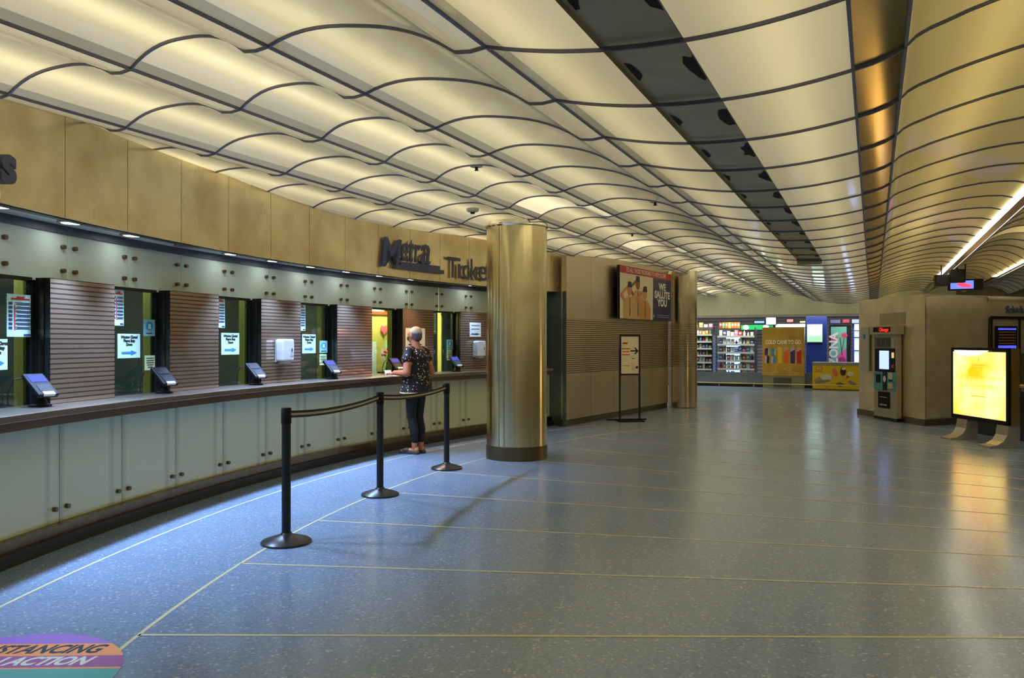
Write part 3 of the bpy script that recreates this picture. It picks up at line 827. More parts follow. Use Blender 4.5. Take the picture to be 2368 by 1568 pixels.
for dx, dz, c in ((-.06, .30, (225, 90, 80)), (.02, .34, (190, 30, 40)), (-.1, .26, (235, 130, 110))):
    m = MB().tube([(0, 0, .1), (dx * .5, 0, .2), (dx, 0, dz)], .004, pm('stem_green', (60, 110, 50), .6), 6); stm = m.build('stem', t)
    m = MB()
    for k in range(7):
        q = k * 2.4; m.lathe([(.001, -.02), (.018, -.008), (.02, .008), (.001, .02)], pm('petal_%d' % c[0], c, .6), (dx + .02 * math.cos(q), .02 * math.sin(q), dz + .012 * math.sin(q * 2)), 8)
    m.build('blossom', stm, smooth=True)
MB_ = MB().box((0, 0, .2), (.5, .4, .4), M_dark)
# white slips on the counter by her hand
pa, _ = ph(902, 13.95)
tag(MB().box((0, 0, .035), (.13, .012, .07), M_paper, rx=R(-20)).build('card_holder', loc=pol(13.98, pa, .998), rz=polrot(pa)), 'small white card holder on the counter at the woman\'s hand', 'card holder')
tag(MB().box((0, 0, .002), (.2, .13, .003), M_paper).build('paper_slip', loc=pol(13.83, pa + .1, .997), rz=polrot(pa) + .2), 'white paper slip lying on the counter left of the woman', 'paper')
tag(MB().box((0, 0, .012), (.055, .05, .022), pm('black_clip', (14, 14, 14), .4)).build('binder_clip', loc=pol(14.5, ph(879, 14.5)[0], 1.0), rz=polrot(28.5)), 'black clip behind the glass, left one of two in the lit window', 'clip', 'clips behind the glass')
tag(MB().box((0, 0, .012), (.055, .05, .022), M_black).build('binder_clip', loc=pol(14.5, ph(886, 14.5)[0], 1.0), rz=polrot(28.7)), 'black clip behind the glass, right one of two in the lit window', 'clip', 'clips behind the glass')
MB().pbox(14.23, 14.75, 27.0, 30.6, .95, .997, M_counter).build('office_desk', ofc)

# fascia lettering
FR = 13.795
def sign_at(name, label, cat, u, v, extra=0):
    a, _ = ph(u, FR); _, z = phz(u, v, FR)
    return thing(name, label, cat, pol(FR, a, z), polrot(a)), a, z
t, a_, z_ = sign_at('wall_sign', 'dark blue slanted logo sign with two bars on the steel fascia', 'sign', 948, 588)
def loc_of(u, v):     # local x along the wall and z inside the sign
    a, _ = ph(u, FR); _, z = phz(u, v, FR)
    p = Vector(pol(FR, a, z)) - t.location
    lx = p.x * math.cos(polrot(a_)) + p.y * math.sin(polrot(a_)); ly = -p.x * math.sin(polrot(a_)) + p.y * math.cos(polrot(a_))
    return lx, z - z_, ly
def letter(ch, u0, u1, vt, vb, mat, ext=.012, shear=.14, off=.008):
    x0, zb, y0 = loc_of(u0, vb); x1, zb1, y1 = loc_of(u1, vb); xm, zt, ym = loc_of((u0 + u1) / 2, vt)
    o = text('letter', ch, .3, mat, t, (0, 0, 0), ext, shear=shear, off=off)
    vs = [v.co for v in o.data.vertices]
    a0, a1 = min(v.x for v in vs), max(v.x for v in vs); b0, b1 = min(v.y for v in vs), max(v.y for v in vs)
    sx = (x1 - x0) / (a1 - a0); sz = (zt - (zb + zb1) / 2) / (b1 - b0)
    for v in o.data.vertices: v.co.x = (v.co.x - (a0 + a1) / 2) * sx; v.co.y = (v.co.y - b0) * sz
    o.location = ((x0 + x1) / 2, (y0 + y1) / 2 - .03, (zb + zb1) / 2)
    d = math.atan2(y1 - y0, x1 - x0); o.rotation_euler = (R(90), 0, d)
    return o
for ch, u0, u1, vt, vb in (('M', 878, 924, 551, 619), ('e', 923, 940, 562, 604), ('t', 941, 952, 555, 606), ('r', 954, 967, 566, 608), ('a', 968, 991, 566, 612)):
    letter(ch, u0, u1, vt, vb, M_letter2, .008, .16, .006 if ch == 'M' else .001)
for (u0, v0), (u1, v1), hh, mat in (((920, 610), (1010, 620), .05, M_letter2), ((908, 616), (1020, 630), .05, M_letter)):
    n = 6; m = MB(); vs = []
    for i in range(n + 1):
        u = u0 + (u1 - u0) * i / n; v = v0 + (v1 - v0) * i / n
        x, z, y = loc_of(u, v); vs += [(x, y - .055, z - hh / 2), (x, y, z - hh / 2), (x, y, z + hh / 2), (x, y - .055, z + hh / 2)]
    fs = [(0, 1, 2, 3)[::-1], tuple(n * 4 + q for q in range(4))]
    for i in range(n):
        for j in range(4): fs.append((i * 4 + j, i * 4 + (j + 1) % 4, i * 4 + 4 + (j + 1) % 4, i * 4 + 4 + j))
    m.add(vs, fs, mat); m.build('bar', t)
t, a_, z_ = sign_at('wall_sign', 'dark raised letters running behind the steel column on the fascia', 'sign', 1080, 622)
for ch, u0, u1, vt, vb in (('T', 1031, 1055, 595, 642), ('i', 1055, 1061, 597, 644), ('c', 1066, 1082, 613, 646), ('k', 1085, 1101, 600, 648), ('e', 1103, 1121, 616, 650), ('t', 1124, 1135, 608, 651), ('s', 1137, 1150, 618, 653)):
    letter(ch, u0, u1, vt, vb, M_letter, .006, 0, .001)
t, a_, z_ = sign_at('wall_sign', 'single dark raised letter s on the fascia at the left picture edge', 'sign', 4, 392)
letter('s', -16, 20, 358, 426, M_letter, .025, 0, .012)

# ------------------------------------------------------------------ queue barrier posts
M_belt = pm('belt_black', (26, 24, 22), .7)
M_beltl = pm('belt_stripe', (176, 160, 112), .6)
M_pbase = pm('post_base', (44, 42, 40), .3, .3)
posts = [Vector((-1.628, 5.632)), Vector((-1.246, 7.377)), Vector((-.745, 8.907))]
plab = ['black queue barrier post nearest the camera', 'black queue barrier post in the middle of the row', 'black queue barrier post nearest the steel column']
for i, p in enumerate(posts):
    t = thing('barrier_post', plab[i], 'barrier post', (p.x, p.y, .0015), 0, 'queue barrier posts')
    MB().lathe([(.178, 0), (.178, .012), (.165, .022), (.09, .046), (.045, .06), (.034, .075)], M_pbase, n=48).build('base', t, smooth=True, smooth_angle=30)
    MB().lathe([(.032, .06), (.032, .86)], M_blackm, n=28).build('pole', t, smooth=True, smooth_angle=30)
    MB().lathe([(.034, .855), (.036, .87), (.036, .965), (.032, .972)], M_black, n=28).build('belt_head', t, smooth=True, smooth_angle=30)
    if i < 2:
        d = posts[i + 1] - p; L = d.length - .07; dn = d.normalized(); nn = Vector((-dn.y, dn.x))
        mb = MB(); n = 16
        for (z0, z1, off, mat) in ((-.026, .026, .001, M_belt), (-.009, .007, .0022, M_beltl)):
            vs = []
            for k in range(n + 1):
                q = k / n; sagz = .922 - .035 * 4 * q * (1 - q)
                b = dn * (.035 + L * q)
                for sgn in (1, -1):
                    vs += [(b.x + nn.x * off * sgn, b.y + nn.y * off * sgn, sagz + z0), (b.x + nn.x * off * sgn, b.y + nn.y * off * sgn, sagz + z1)]
            fs = []
            for k in range(n):
                a = k * 4; c = a + 4
                fs += [(a, a + 1, c + 1, c), (a + 3, a + 2, c + 2, c + 3), (a + 1, a + 3, c + 3, c + 1), (a + 2, a, c, c + 2)]
            mb.add(vs, fs, mat)
        mb.build('belt', t)
    else:
        MB().box((-.036, -.02, .922), (.018, .04, .06), M_black).build('belt_clip', t)

# ------------------------------------------------------------------ poster on the steel wall
def wall_x(u):
    k = (u - 1184) / FPX
    return (k * WA.y - WA.x) / (wd_.x - k * wd_.y)
x0, x1 = wall_x(1423), wall_x(1541.5)
x0 -= .1; x1 -= .1
pc = (x0 + x1) / 2; pwid_ = (x1 - x0); dz_ = (WA + wd_ * pc).y
t = thing('hanging_poster', 'large poster of three saluting people mounted high on the steel wall', 'poster', wallpt(pc, -.14, 0), ang)
pz0, pz1 = 1.45 + 52.5 / FPX * dz_ - .02, 1.45 + 165 / FPX * dz_
H_ = pz1 - pz0; zc = (pz0 + pz1) / 2; W_ = pwid_
MB().box((0, .03, zc), (W_, .06, H_), M_dark).build('frame', t)
m = MB(); m.poly([(-W_ / 2, pz0), (W_ / 2, pz0), (W_ / 2, pz1), (-W_ / 2, pz1)], -.001, pm('poster_cream', (236, 224, 186), .4))
M_pred = pm('poster_red', (205, 46, 52), .4); M_pnavy = pm('poster_navy', (46, 42, 92), .35)
m.poly([(-W_ / 2, pz1 - H_ * .14), (W_ / 2, pz1 - H_ * .14), (W_ / 2, pz1), (-W_ / 2, pz1)], -.002, M_pred)
xs = -W_ / 2 + W_ * .61
m.poly([(xs, pz0), (W_ / 2, pz0), (W_ / 2, pz1 - H_ * .14), (xs + .02, pz1 - H_ * .14)], -.002, M_pnavy)
SK = pm('poster_skin', (214, 142, 104), .5); SKD = pm('poster_brown', (150, 84, 60), .5); TAN = pm('poster_tan', (214, 172, 112), .5); TAN2 = pm('poster_ochre', (206, 150, 72), .5); HB = pm('poster_dark', (40, 34, 34), .5)
def figure(cx, top, wd, skin, cloth, dy):
    hz = top - H_ * .16
    m.poly([(cx - wd * .55, pz0), (cx + wd * .55, pz0), (cx + wd * .55, hz - H_ * .26), (cx + wd * .25, hz - H_ * .13), (cx - wd * .25, hz - H_ * .13), (cx - wd * .55, hz - H_ * .26)], dy, cloth)
    m.poly([(cx - wd * .5, hz - H_ * .24), (cx - wd * .92, hz - H_ * .12), (cx - wd * .22, hz + H_ * .07), (cx - wd * .16, hz + H_ * .02), (cx - wd * .62, hz - H_ * .1), (cx - wd * .3, hz - H_ * .22)], dy - .0005, skin)
    m.ell((cx, hz), (wd * .2, H_ * .115), skin, dy - .001)
    m.poly([(cx - wd * .2, hz + H_ * .04), (cx + wd * .2, hz + H_ * .04), (cx + wd * .16, hz + H_ * .15), (cx - wd * .14, hz + H_ * .15)], dy - .0015, HB)
    m.poly([(cx - .012, pz0 + H_ * .06), (cx + .02, pz0 + H_ * .06), (cx + .012, hz - H_ * .15), (cx - .01, hz - H_ * .15)], dy - .0015, HB)
figure(-W_ / 2 + W_ * .32, pz1 - H_ * .15, W_ * .2, SKD, TAN, -.002)
figure(-W_ / 2 + W_ * .17, pz1 - H_ * .28, W_ * .2, SK, TAN, -.004)
figure(-W_ / 2 + W_ * .455, pz1 - H_ * .33, W_ * .2, SK, TAN2, -.006)
xl = xs + .06; zl = pz0 + H_ * .09
m.poly([(xl - .03, zl), (xl - .012, zl - .03), (xl, zl - .05), (xl + .012, zl - .03), (xl + .03, zl), (xl + .012, zl + .012), (xl, zl + .06), (xl - .012, zl + .012)], -.003, pm('poster_white', (236, 232, 220), .5))
for k in range(2): m.box((xs + W_ * .22, -.003, zl + .02 - .04 * k), (W_ * .26, .001, .014), pm('poster_grey', (150, 148, 170), .5))
psh = m.build('printed_sheet', t)
text('lettering', 'TO ALL THOSE WORKING TO KEEP US SAFE', H_ * .12, pm('poster_white', (236, 232, 220), .5), psh, (0, -.003, pz1 - H_ * .07), .0005, off=.002, sx=W_ / (H_ * .12 * 25.5))
for k, s in enumerate(('WE', 'SALUTE', 'YOU')):
    text('lettering', s, H_ * .2, pm('poster_white', (236, 232, 220), .5), psh, (xs + (W_ / 2 - xs) / 2 + .01, -.003, pz1 - H_ * (.31 + .165 * k)), .0005, off=.008, sx=.9 * (W_ / 2 - xs) / (H_ * .2 * 3.75))

# ------------------------------------------------------------------ sign stand
sd = (Vector((2.147, 14.25)))
t = thing('sign_stand', 'black metal floor sign stand with white arrow sheet before the steel wall', 'sign stand', (sd.x, sd.y, .001), R(8))
MB().box((0, 0, .012), (.46, .34, .02), M_black).build('base', t, bevel=.003)
MB().box((-.06, 0, .03), (.74, .05, .024), M_black).build('base', t)
for x in (-.185, .185): MB().box((x, 0, .68), (.028, .028, 1.3), M_blackm).build('upright', t)
f = MB(); z0, z1 = .85, 1.56
f.box((0, -.01, z0), (.39, .03, .03), M_blackm); f.box((0, -.01, z1), (.39, .03, .03), M_blackm); f.box((-.18, -.01, (z0 + z1) / 2), (.028, .03, z1 - z0), M_blackm); f.box((.18, -.01, (z0 + z1) / 2), (.028, .03, z1 - z0), M_blackm)
f.build('frame', t)
m = MB(); m.box((0, -.012, (z0 + z1) / 2), (.335, .006, z1 - z0 - .02), pm('cream_sheet', (240, 226, 186), .5))
OR_ = pm('orange_ink', (216, 120, 60), .6, var=0); RD = pm('red_tag', (206, 70, 44), .6, var=0)
m.box((-.09, -.0165, z0 + .57), (.09, .001, .034), RD)
for k in range(3):
    m.box((-.075, -.0165, z0 + .47 - .055 * k), ((.16, .13, .15)[k], .001, .022), OR_)
m.box((-.07, -.0165, z0 + .16), (.13, .001, .012), OR_); m.box((.13, -.0165, z0 + .13), (.04, .001, .045), M_ink); m.box((.06, -.0165, z0 + .29), (.045, .001, .012), M_ink)
pts = [(.03, .22), (.04, .1), (.07, .06), (.095, .1), (.1, .22)]
m.poly([(x, z0 + z - .02) for x, z in pts], -.0165, pm('pale_orange', (232, 196, 150), .6))
sht = m.build('sheet', t)
A = [(-.075, -.012), (.03, -.012), (-.005, -.06), (.022, -.06), (.075, 0), (.022, .06), (-.005, .06), (.03, .012), (-.075, .012)]
MB().poly([(.085 + x, z0 + .43 + z) for x, z in A], -.0175, M_ink).build('arrow', sht)

# ------------------------------------------------------------------ kiosk, ticket machine, screens
KP = [(6.93, 15.6), (7.10, 13.42), (10.9, 14.89), (11.5, 19.0), (8.6, 18.6)]
kk = struct('wall_kiosk'); kk.name = 'wall_kiosk'
def prism(pts, z0, z1, mat, top=None):
    n = len(pts); vs = [(x, y, z0) for x, y in pts] + [(x, y, z1) for x, y in pts]
    a = sum(pts[i][0] * pts[(i + 1) % n][1] - pts[(i + 1) % n][0] * pts[i][1] for i in range(n))
    fs = [(i, (i + 1) % n, n + (i + 1) % n, n + i) for i in range(n)] + [tuple(range(n - 1, -1, -1)), tuple(range(n, 2 * n))]
    if a < 0: fs = [f[::-1] for f in fs]
    return MB().add(vs, fs, mat)
# body with softly bowed steel cladding
def bowed(p0, p1, z0, z1, mat, bow=.03, nx=10, nz=14):
    p0, p1 = Vector(p0), Vector(p1); d = p1 - p0; L = d.length; dn = d / L; nn = Vector((dn.y, -dn.x))
    vs = []
    for j in range(nz + 1):
        for i in range(nx + 1):
            u_, v_ = i / nx, j / nz
            b = bow * math.sin(math.pi * u_) * (.6 + .4 * math.sin(v_ * 5)) + .02 * math.sin(v_ * 17) * max(0, v_ - .72) / .28
            q = p0 + d * u_ + nn * (b + .012); vs.append((q.x, q.y, z0 + (z1 - z0) * v_))
    fs = [(j * (nx + 1) + i, j * (nx + 1) + i + 1, (j + 1) * (nx + 1) + i + 1, (j + 1) * (nx + 1) + i) for j in range(nz) for i in range(nx)]
    return MB().add(vs, fs, mat)
prism(KP, 0, 2.27, M_kiosk).build('body', kk)
K0, K1, K2 = Vector(KP[0]), Vector(KP[1]), Vector(KP[2])
kd = (K2 - K1).normalized(); kang = math.atan2(kd.y, kd.x)
def kp(d, y=0, z=0):
    q = K1 + kd * d + Vector((-kd.y, kd.x)) * y
    return (q.x, q.y, z)
bowed(K1, K1 + kd * 1.5, .14, 2.27, M_kiosk, .03).build('cladding', kk, smooth=True)
bowed(K1 + kd * 1.5, K2, 1.88, 2.27, M_kiosk, .02).build('cladding', kk, smooth=True)
prism([(p[0], p[1]) for p in ((6.90, 15.62), (7.07, 13.38), (10.92, 14.86), (10.9, 15.0), (7.2, 15.6))], 0, .11, M_apron).build('base_trim', kk)
m = MB()
m.box((1.54, -.02, .95), (.06, .06, 1.86), M_wframe); m.box((2.8, -.02, 1.88), (2.5, .06, .05), M_dark); m.box((2.27, -.02, .95), (.05, .05, 1.86), M_wframe); m.box((1.9, -.015, .95), (.7, .03, 1.84), M_kiosk)
m.build('door_frame', kk, loc=kp(0), rz=kang)
t = thing('departure_screen', 'dark departure screen with blue bars beside the steel kiosk door', 'screen', kp(1.9, -.055, 1.3), kang)
MB().box((0, 0, .1), (.54, .03, .66), M_black).build('bezel', t)
MB().box((0, -.018, .1), (.48, .006, .6), pm('screen_dark', (36, 32, 26), .2)).build('panel', t)
m = MB(); Bl = pm('screen_blue', (60, 70, 220), .3, emit=(70, 80, 240), es=1.2, var=0)
m.box((0, -.022, .375), (.46, .002, .03), Bl); m.box((0, -.022, .05), (.46, .002, .06), Bl)
for k in range(5): m.box((0, -.022, .32 - .05 * k), (.42, .002, .008), pm('amber_text', (120, 80, 40), .5, emit=(120, 80, 40), es=.4, var=0))
m.build('display_bar', t)
t = thing('wall_sign', 'dark raised letters over the kiosk door at the right picture edge', 'sign', kp(1.92, -.03, 2.03), kang)
text('letter', 'Schedules', .17, M_letter, t, (0, 0, 0), .012, 'LEFT', off=.006)

wv = Vector((7.088 - 7.003, 13.929 - 14.879)).normalized(); wang = math.atan2(wv.y, wv.x)
mc = Vector((6.99, 14.43)); MW = .92
t = thing('ticket_machine', 'grey ticket vending machine with lit screen set into the steel kiosk', 'ticket machine', (mc.x - .10, mc.y, .002), wang)
M_tvm = pm('machine_grey', (176, 168, 146), .45, .5)
MB().box((0, .05, .83), (MW * .8, .1, 1.56), M_tvm).build('cabinet', t, bevel=.008)
MB().box((0, .03, 1.66), (MW * .94, .16, .17), M_tvm).build('header', t, bevel=.01)
dsp = MB().box((-.02, -.052, 1.67), (MW * .6, .012, .085), M_black).build('display', t)
text('lettering', 'Chicago', .085, pm('red_led', (255, 40, 30), .4, emit=(255, 30, 24), es=2.0, var=0), dsp, (.06, -.06, 1.665), .001, off=.001, sx=1.1)
m = MB(); m.box((-.04, -.005, 1.43), (MW * .66, .01, .2), pm('panel_map', (92, 92, 86), .4)); m.box((.27, -.006, 1.43), (.1, .01, .2), pm('panel_pale', (168, 164, 150), .4))
for k in range(3): m.box((-.2 + .16 * k, -.011, 1.43), (.12, .004, .15), pm('map_dark', (58, 60, 62), .5))
m.build('route_panel', t)
m = MB(); m.box((.0, .0, 1.1), (MW * .72, .012, .44), M_black); ssr = m.build('screen_surround', t)
MB().box((-.01, -.01, 1.11), (.3, .01, .34), pm('tvm_screen', (150, 170, 240), .3, emit=(150, 172, 255), es=1.6, var=0)).build('screen', ssr)
m = MB(); m.box((.27, -.01, 1.2), (.06, .012, .1), pm('lamp_yellow', (240, 220, 140), .3, emit=(240, 220, 140), es=.6, var=0)); m.box((.27, -.01, 1.0), (.07, .012, .06), RD); m.build('indicator', ssr)
M_teal = pm('teal_panel', (72, 150, 168), .4)
m = MB(); m.box((0, -.004, .72), (MW * .76, .012, .34), M_teal); tlp = m.build('teal_panel', t)
m = MB(); m.box((-.2, -.012, .76), (.14, .012, .15), M_black); m.build('coin_slot', tlp)
m = MB(); m.box((.02, -.014, .72), (.12, .014, .34), M_dark); m.build('bill_slot', tlp)
m = MB(); m.ell((.02, .76), (.045, .06), M_white, -.022); m.box((.2, -.012, .82), (.13, .012, .11), pm('pale_plate', (206, 202, 180), .4)); m.box((.2, -.012, .64), (.15, .012, .1), pm('tan_plate', (196, 174, 140), .4)); m.box((.2, -.012, .735), (.1, .012, .025), M_black); m.build('card_plate', tlp)
m = MB(); m.box((-.02, -.006, .37), (.36, .02, .3), M_black); m.box((-.02, -.018, .42), (.22, .01, .014), M_tvm); m.box((-.02, -.018, .28), (.24, .01, .03), M_tvm); m.build('ticket_tray', t)
MB().box((0, .05, .03), (MW * .82, .09, .05), M_dark).build('plinth', t)
MB().box((.02, .06, 1.87), (MW * .9, .2, .22), pm('pale_steel', (176, 164, 130), .35, .7)).build('niche_panel', kk, loc=(mc.x + .06, mc.y, 0), rz=wang)
MB().box((0, .03, 1.0), (MW * 1.06, .1, 2.0), pm('niche_dark', (44, 38, 26), .5)).build('niche', kk, loc=(mc.x + .06, mc.y, 0), rz=wang)
kn = Vector((K0.x, K0.y)); 
t = thing('call_box', 'pale steel notice plate on the far edge of the kiosk wall', 'notice plate', (6.915, 15.3, 0), wang)
MB().box((0, 0, 1.3), (.3, .025, .85), pm('pale_plate2', (176, 172, 160), .3)).build('plate', t)
MB().box((0, -.015, 1.55), (.07, .006, .09), M_blueink).build('label', t)

# ------------------------------------------------------------------ advertising light box
lb = Vector((6.72, 11.25)); la = math.atan2(-1.2, .06)
t = thing('advertising_light_box', 'glowing yellow advertising light box on two curved white feet', 'light box', (lb.x, lb.y, .001), la)
LW_, z0, z1 = 1.27, .30, 1.36
f = MB()
f.box((0, .09, (z0 + z1) / 2), (LW_, .12, z1 - z0), M_black)
f.build('case', t, bevel=.006)
f = MB(); f.box((0, .02, z0 + .03), (LW_, .05, .06), M_black); f.box((0, .02, z1 - .02), (LW_, .05, .04), M_black); f.box((-LW_ / 2 + .02, .02, (z0 + z1) / 2), (.04, .05, z1 - z0), M_black); f.box((LW_ / 2 - .025, .02, (z0 + z1) / 2), (.05, .05, z1 - z0), M_black)
f.build('frame', t)
MB().box((LW_ / 2 + .012, .08, (z0 + z1) / 2), (.02, .12, z1 - z0), M_lip).build('edge_trim', t)
def lit_sheet():
    m, nt, p = newmat('lit_yellow_sheet')
    tc = nt.nodes.new('ShaderNodeTexCoord'); n = nt.nodes.new('ShaderNodeTexNoise'); n.inputs['Scale'].default_value = 1.4
    nt.links.new(tc.outputs['Object'], n.inputs['Vector'])
    r = nt.nodes.new('ShaderNodeValToRGB'); r.color_ramp.elements[0].color = (*lin((255, 150, 10)), 1); r.color_ramp.elements[1].color = (*lin((255, 238, 140)), 1)
    r.color_ramp.elements[0].position = .35; r.color_ramp.elements[1].position = .62
    nt.links.new(n.outputs['Fac'], r.inputs['Fac']); nt.links.new(r.outputs['Color'], p.inputs['Emission Color']); nt.links.new(r.outputs['Color'], p.inputs['Base Color'])
    p.inputs['Emission Strength'].default_value = 1.8
    return m
M_lit = lit_sheet()
lsh = MB().box((0, .004, (z0 + z1) / 2 - .01), (LW_ - .09, .01, z1 - z0 - .1), M_lit).build('lit_sheet', t)
pts = [(-LW_ / 2 + .05, z1 - .03)] + [(-LW_ / 2 + .05 + (LW_ * .66) * i / 10, z1 - .035 - .085 * math.sin(math.pi * (i / 10) ** .8) ** .8) for i in range(1, 10)] + [(-LW_ / 2 + .05 + LW_ * .66, z1 - .03)]
MB().poly(pts, -.004, pm('bare_tube_glow', (255, 255, 250), .4, emit=(255, 252, 236), es=5, var=0)).build('bare_lamp', t)
M_yink = pm('ochre_ink', (206, 168, 40), .6, emit=(226, 186, 50), es=.9, var=0)
for k, s in enumerate(('Your full potential receives', 'our total commitment.')):
    text('lettering', s, .098, M_yink, lsh, (0, -.004, .94 - .13 * k), .0004)
m = MB(); m.poly([(-.02, 1.15), (.0, 1.15), (.03, 1.235), (.005, 1.225)], -.004, M_yink); m.box((0, -.004, 1.11), (.3, .001, .018), M_yink); m.box((0, -.004, 1.07), (.22, .001, .012), M_yink); m.box((0, -.004, .66), (.34, .001, .014), M_yink); m.build('logo', lsh)
for x in (-LW_ / 2 + .26, LW_ / 2 - .12):
    n = 9; prof = []
    for i in range(n + 1):
        q = i / n * math.pi / 2
        prof.append((-.24 + .22 * (1 - math.cos(q)) , .03 + .27 * math.sin(q) ** 2 * .98))
    prof = [(-.26, .0), (-.26, .025), (-.16, .04), (-.07, .09), (-.02, .17), (0, .31)]
    back = [(.16, .31), (.16, 0)]
    m = MB(); vs = []
    for xx in (x - .12, x + .12): vs += [(xx, y, z) for y, z in prof + back]
    k = len(prof + back)
    fs = [tuple(range(k)), tuple(range(2 * k - 1, k - 1, -1))] + [(i, k + i, k + (i + 1) % k, (i + 1) % k) for i in range(k)]
    m.add(vs, fs, pm('foot_metal', (176, 172, 160), .35, .5)); m.build('foot', t)
# low guard behind it
t = thing('stair_guard', 'dark green stair guard with brass rail behind the yellow light box', 'guard', (7.35, 12.3, 0), math.atan2(-2.4, .3))
MB().box((1.3, 0, .36), (2.6, .04, .72), pm('dark_green_panel', (40, 52, 44), .25)).build('panel', t)
MB().cyl((0, 0, .8), (2.6, 0, .8), .028, M_lip).build('rail', t)
for x in (.05, 1.3, 2.55): MB().cyl((x, 0, 0), (x, 0, .8), .02, M_lip, n=12).build('post', t)
MB().box((1.3, 0, 1.05), (2.6, .012, .45), glass_mat('guard_glass', (170, 190, 176), 1.5)).build('glass', t)

# ------------------------------------------------------------------ floor sticker
t = thing('floor_sticker', 'round purple, orange and teal floor sticker at the bottom left', 'floor sticker', (-2.26, 3.33, .0016), R(1.5))
def disk_band(y0, y1, mat, z, name, r=.54):
    n = 40; pts = []
    def xr(y): return math.sqrt(max(0, r * r - y * y))
    right = [(xr(y0 + (y1 - y0) * i / n), y0 + (y1 - y0) * i / n) for i in range(n + 1)]
    pts = right + [(-x, y) for x, y in reversed(right)]
    clean = []
    for p in pts:
        if not clean or (abs(p[0] - clean[-1][0]) + abs(p[1] - clean[-1][1])) > 1e-5: clean.append(p)
    return MB().add([(x, y, z) for x, y in clean], [tuple(range(len(clean)))], mat).build(name, t)
M_pur = pm('sticker_purple', (140, 84, 190), .5, var=.02); M_or = pm('sticker_orange', (236, 144, 34), .5, var=.02); M_mag = pm('sticker_magenta', (146, 46, 130), .5, var=.02); M_tl = pm('sticker_teal', (60, 160, 146), .5, var=.02)
disk_band(.41, .5399, M_pur, .0005, 'purple_band'); ob = disk_band(.265, .41, M_or, .0005, 'orange_band'); mbd = disk_band(.135, .265, M_mag, .0005, 'magenta_band'); disk_band(.12, .135, M_or, .0005, 'orange_stripe'); disk_band(-.5399, .12, M_tl, .0005, 'teal_band')
text('lettering', 'DISTANCING', .135, M_ink, ob, (.335, .338, .001), .0003, 'RIGHT', .35, .004, (0, 0, 0), .72)
text('lettering', 'IN ACTION', .125, M_paper, mbd, (.345, .2, .001), .0003, 'RIGHT', .35, .005, (0, 0, 0), .76)

# ------------------------------------------------------------------ ceiling fittings
allbays = profs + [pl, pmid, pr, LIP, V1]
flat = sorted(set(q for p in allbays for q in p))
def ceil_h(t_):
    for i in range(len(flat) - 1):
        if flat[i][0] <= t_ <= flat[i + 1][0]:
            k = (t_ - flat[i][0]) / max(1e-6, flat[i + 1][0] - flat[i][0]); return flat[i][1] + k * (flat[i + 1][1] - flat[i][1])
    return 1.45
def ceil_at(u, v):
    h = 1.5
    for _ in range(20):
        d = h * FPX / (VH - v); x = (u - 1184) / FPX * d
        h = .5 * h + .5 * ceil_h(x * BX.x + d * BX.y)
    return x, d, EYE + ceil_h(x * BX.x + d * BX.y)
for (u, v, lab, big) in ((1093, 482, 'round cream smoke detector on the ceiling left of the steel column', 1), (1102, 384, 'small round sprinkler head on the ceiling above the smoke detector', 0), (1515, 466, 'small round ceiling fitting right of the steel column', 0), (1462, 540, 'small dark sprinkler head on the ceiling above the poster', 0)):
    x, y, z = ceil_at(u, v)
    t = thing('smoke_detector' if big else 'sprinkler_head', lab, 'smoke detector' if big else 'sprinkler', (x, y, z))
    if big:
        MB().lathe([(.075, .004), (.075, -.02), (.06, -.04), (.03, -.045)], pm('cream_plastic', (206, 196, 156), .5), n=28).build('housing', t, smooth=True, smooth_angle=40)
        MB().lathe([(.03, -.045), (.026, -.065), (.001, -.066)], M_dark, n=20).build('sensor', t)
    else:
        MB().lathe([(.055, .004), (.055, -.008), (.03, -.012)], pm('cream_plastic', (206, 196, 156), .5), n=24).build('cover', t)
        MB().lathe([(.014, -.01), (.014, -.035), (.022, -.04), (.001, -.042)], M_dark, n=14).build('nozzle', t)
for (x, y, z, w_, h_, d_, lab) in ((8.78, 15.4, 2.74, .26, .26, .2, 'upper black loudspeaker box hanging over the kiosk'), (8.52, 15.5, 2.66, .24, .22, .2, 'lower black loudspeaker box hanging over the kiosk')):
    t = thing('loudspeaker', lab, 'loudspeaker', (x, y, z), R(-20), 'black boxes hanging over the kiosk')
    MB().box((0, 0, 0), (w_, d_, h_), M_black).build('cabinet', t, bevel=.01)
    MB().box((0, -d_ / 2 - .003, 0), (w_ * .85, .006, h_ * .85), M_dark).build('grille', t)
    MB().cyl((0, 0, h_ / 2), (0, 0, .32), .012, M_dark, n=10).build('hanger', t)
t = thing('reflection_stand_in', 'black hanging box with glowing stand-ins for blue and red reflections over the kiosk', 'reflection stand-in', (9.0, 15.5, 2.58), R(-28))
MB().box((0, .05, 0), (.62, .1, .22), M_black).build('case', t, bevel=.008)
MB().box((-.06, -.004, 0), (.4, .006, .16), pm('reflection_blue', (70, 90, 220), .3, emit=(90, 110, 255), es=1.6, var=0)).build('screen', t)  # added glowing patches stand in for blue and red reflections on the ceiling
MB().ell((-.02, -.01), (.13, .045), pm('reflection_red', (240, 60, 80), .3, emit=(255, 60, 90), es=1.6, var=0), -.009, rot=R(-12)).build('picture', t)
MB().cyl((0, .05, .1), (0, .05, .42), .015, M_dark, n=10).build('hanger', t)

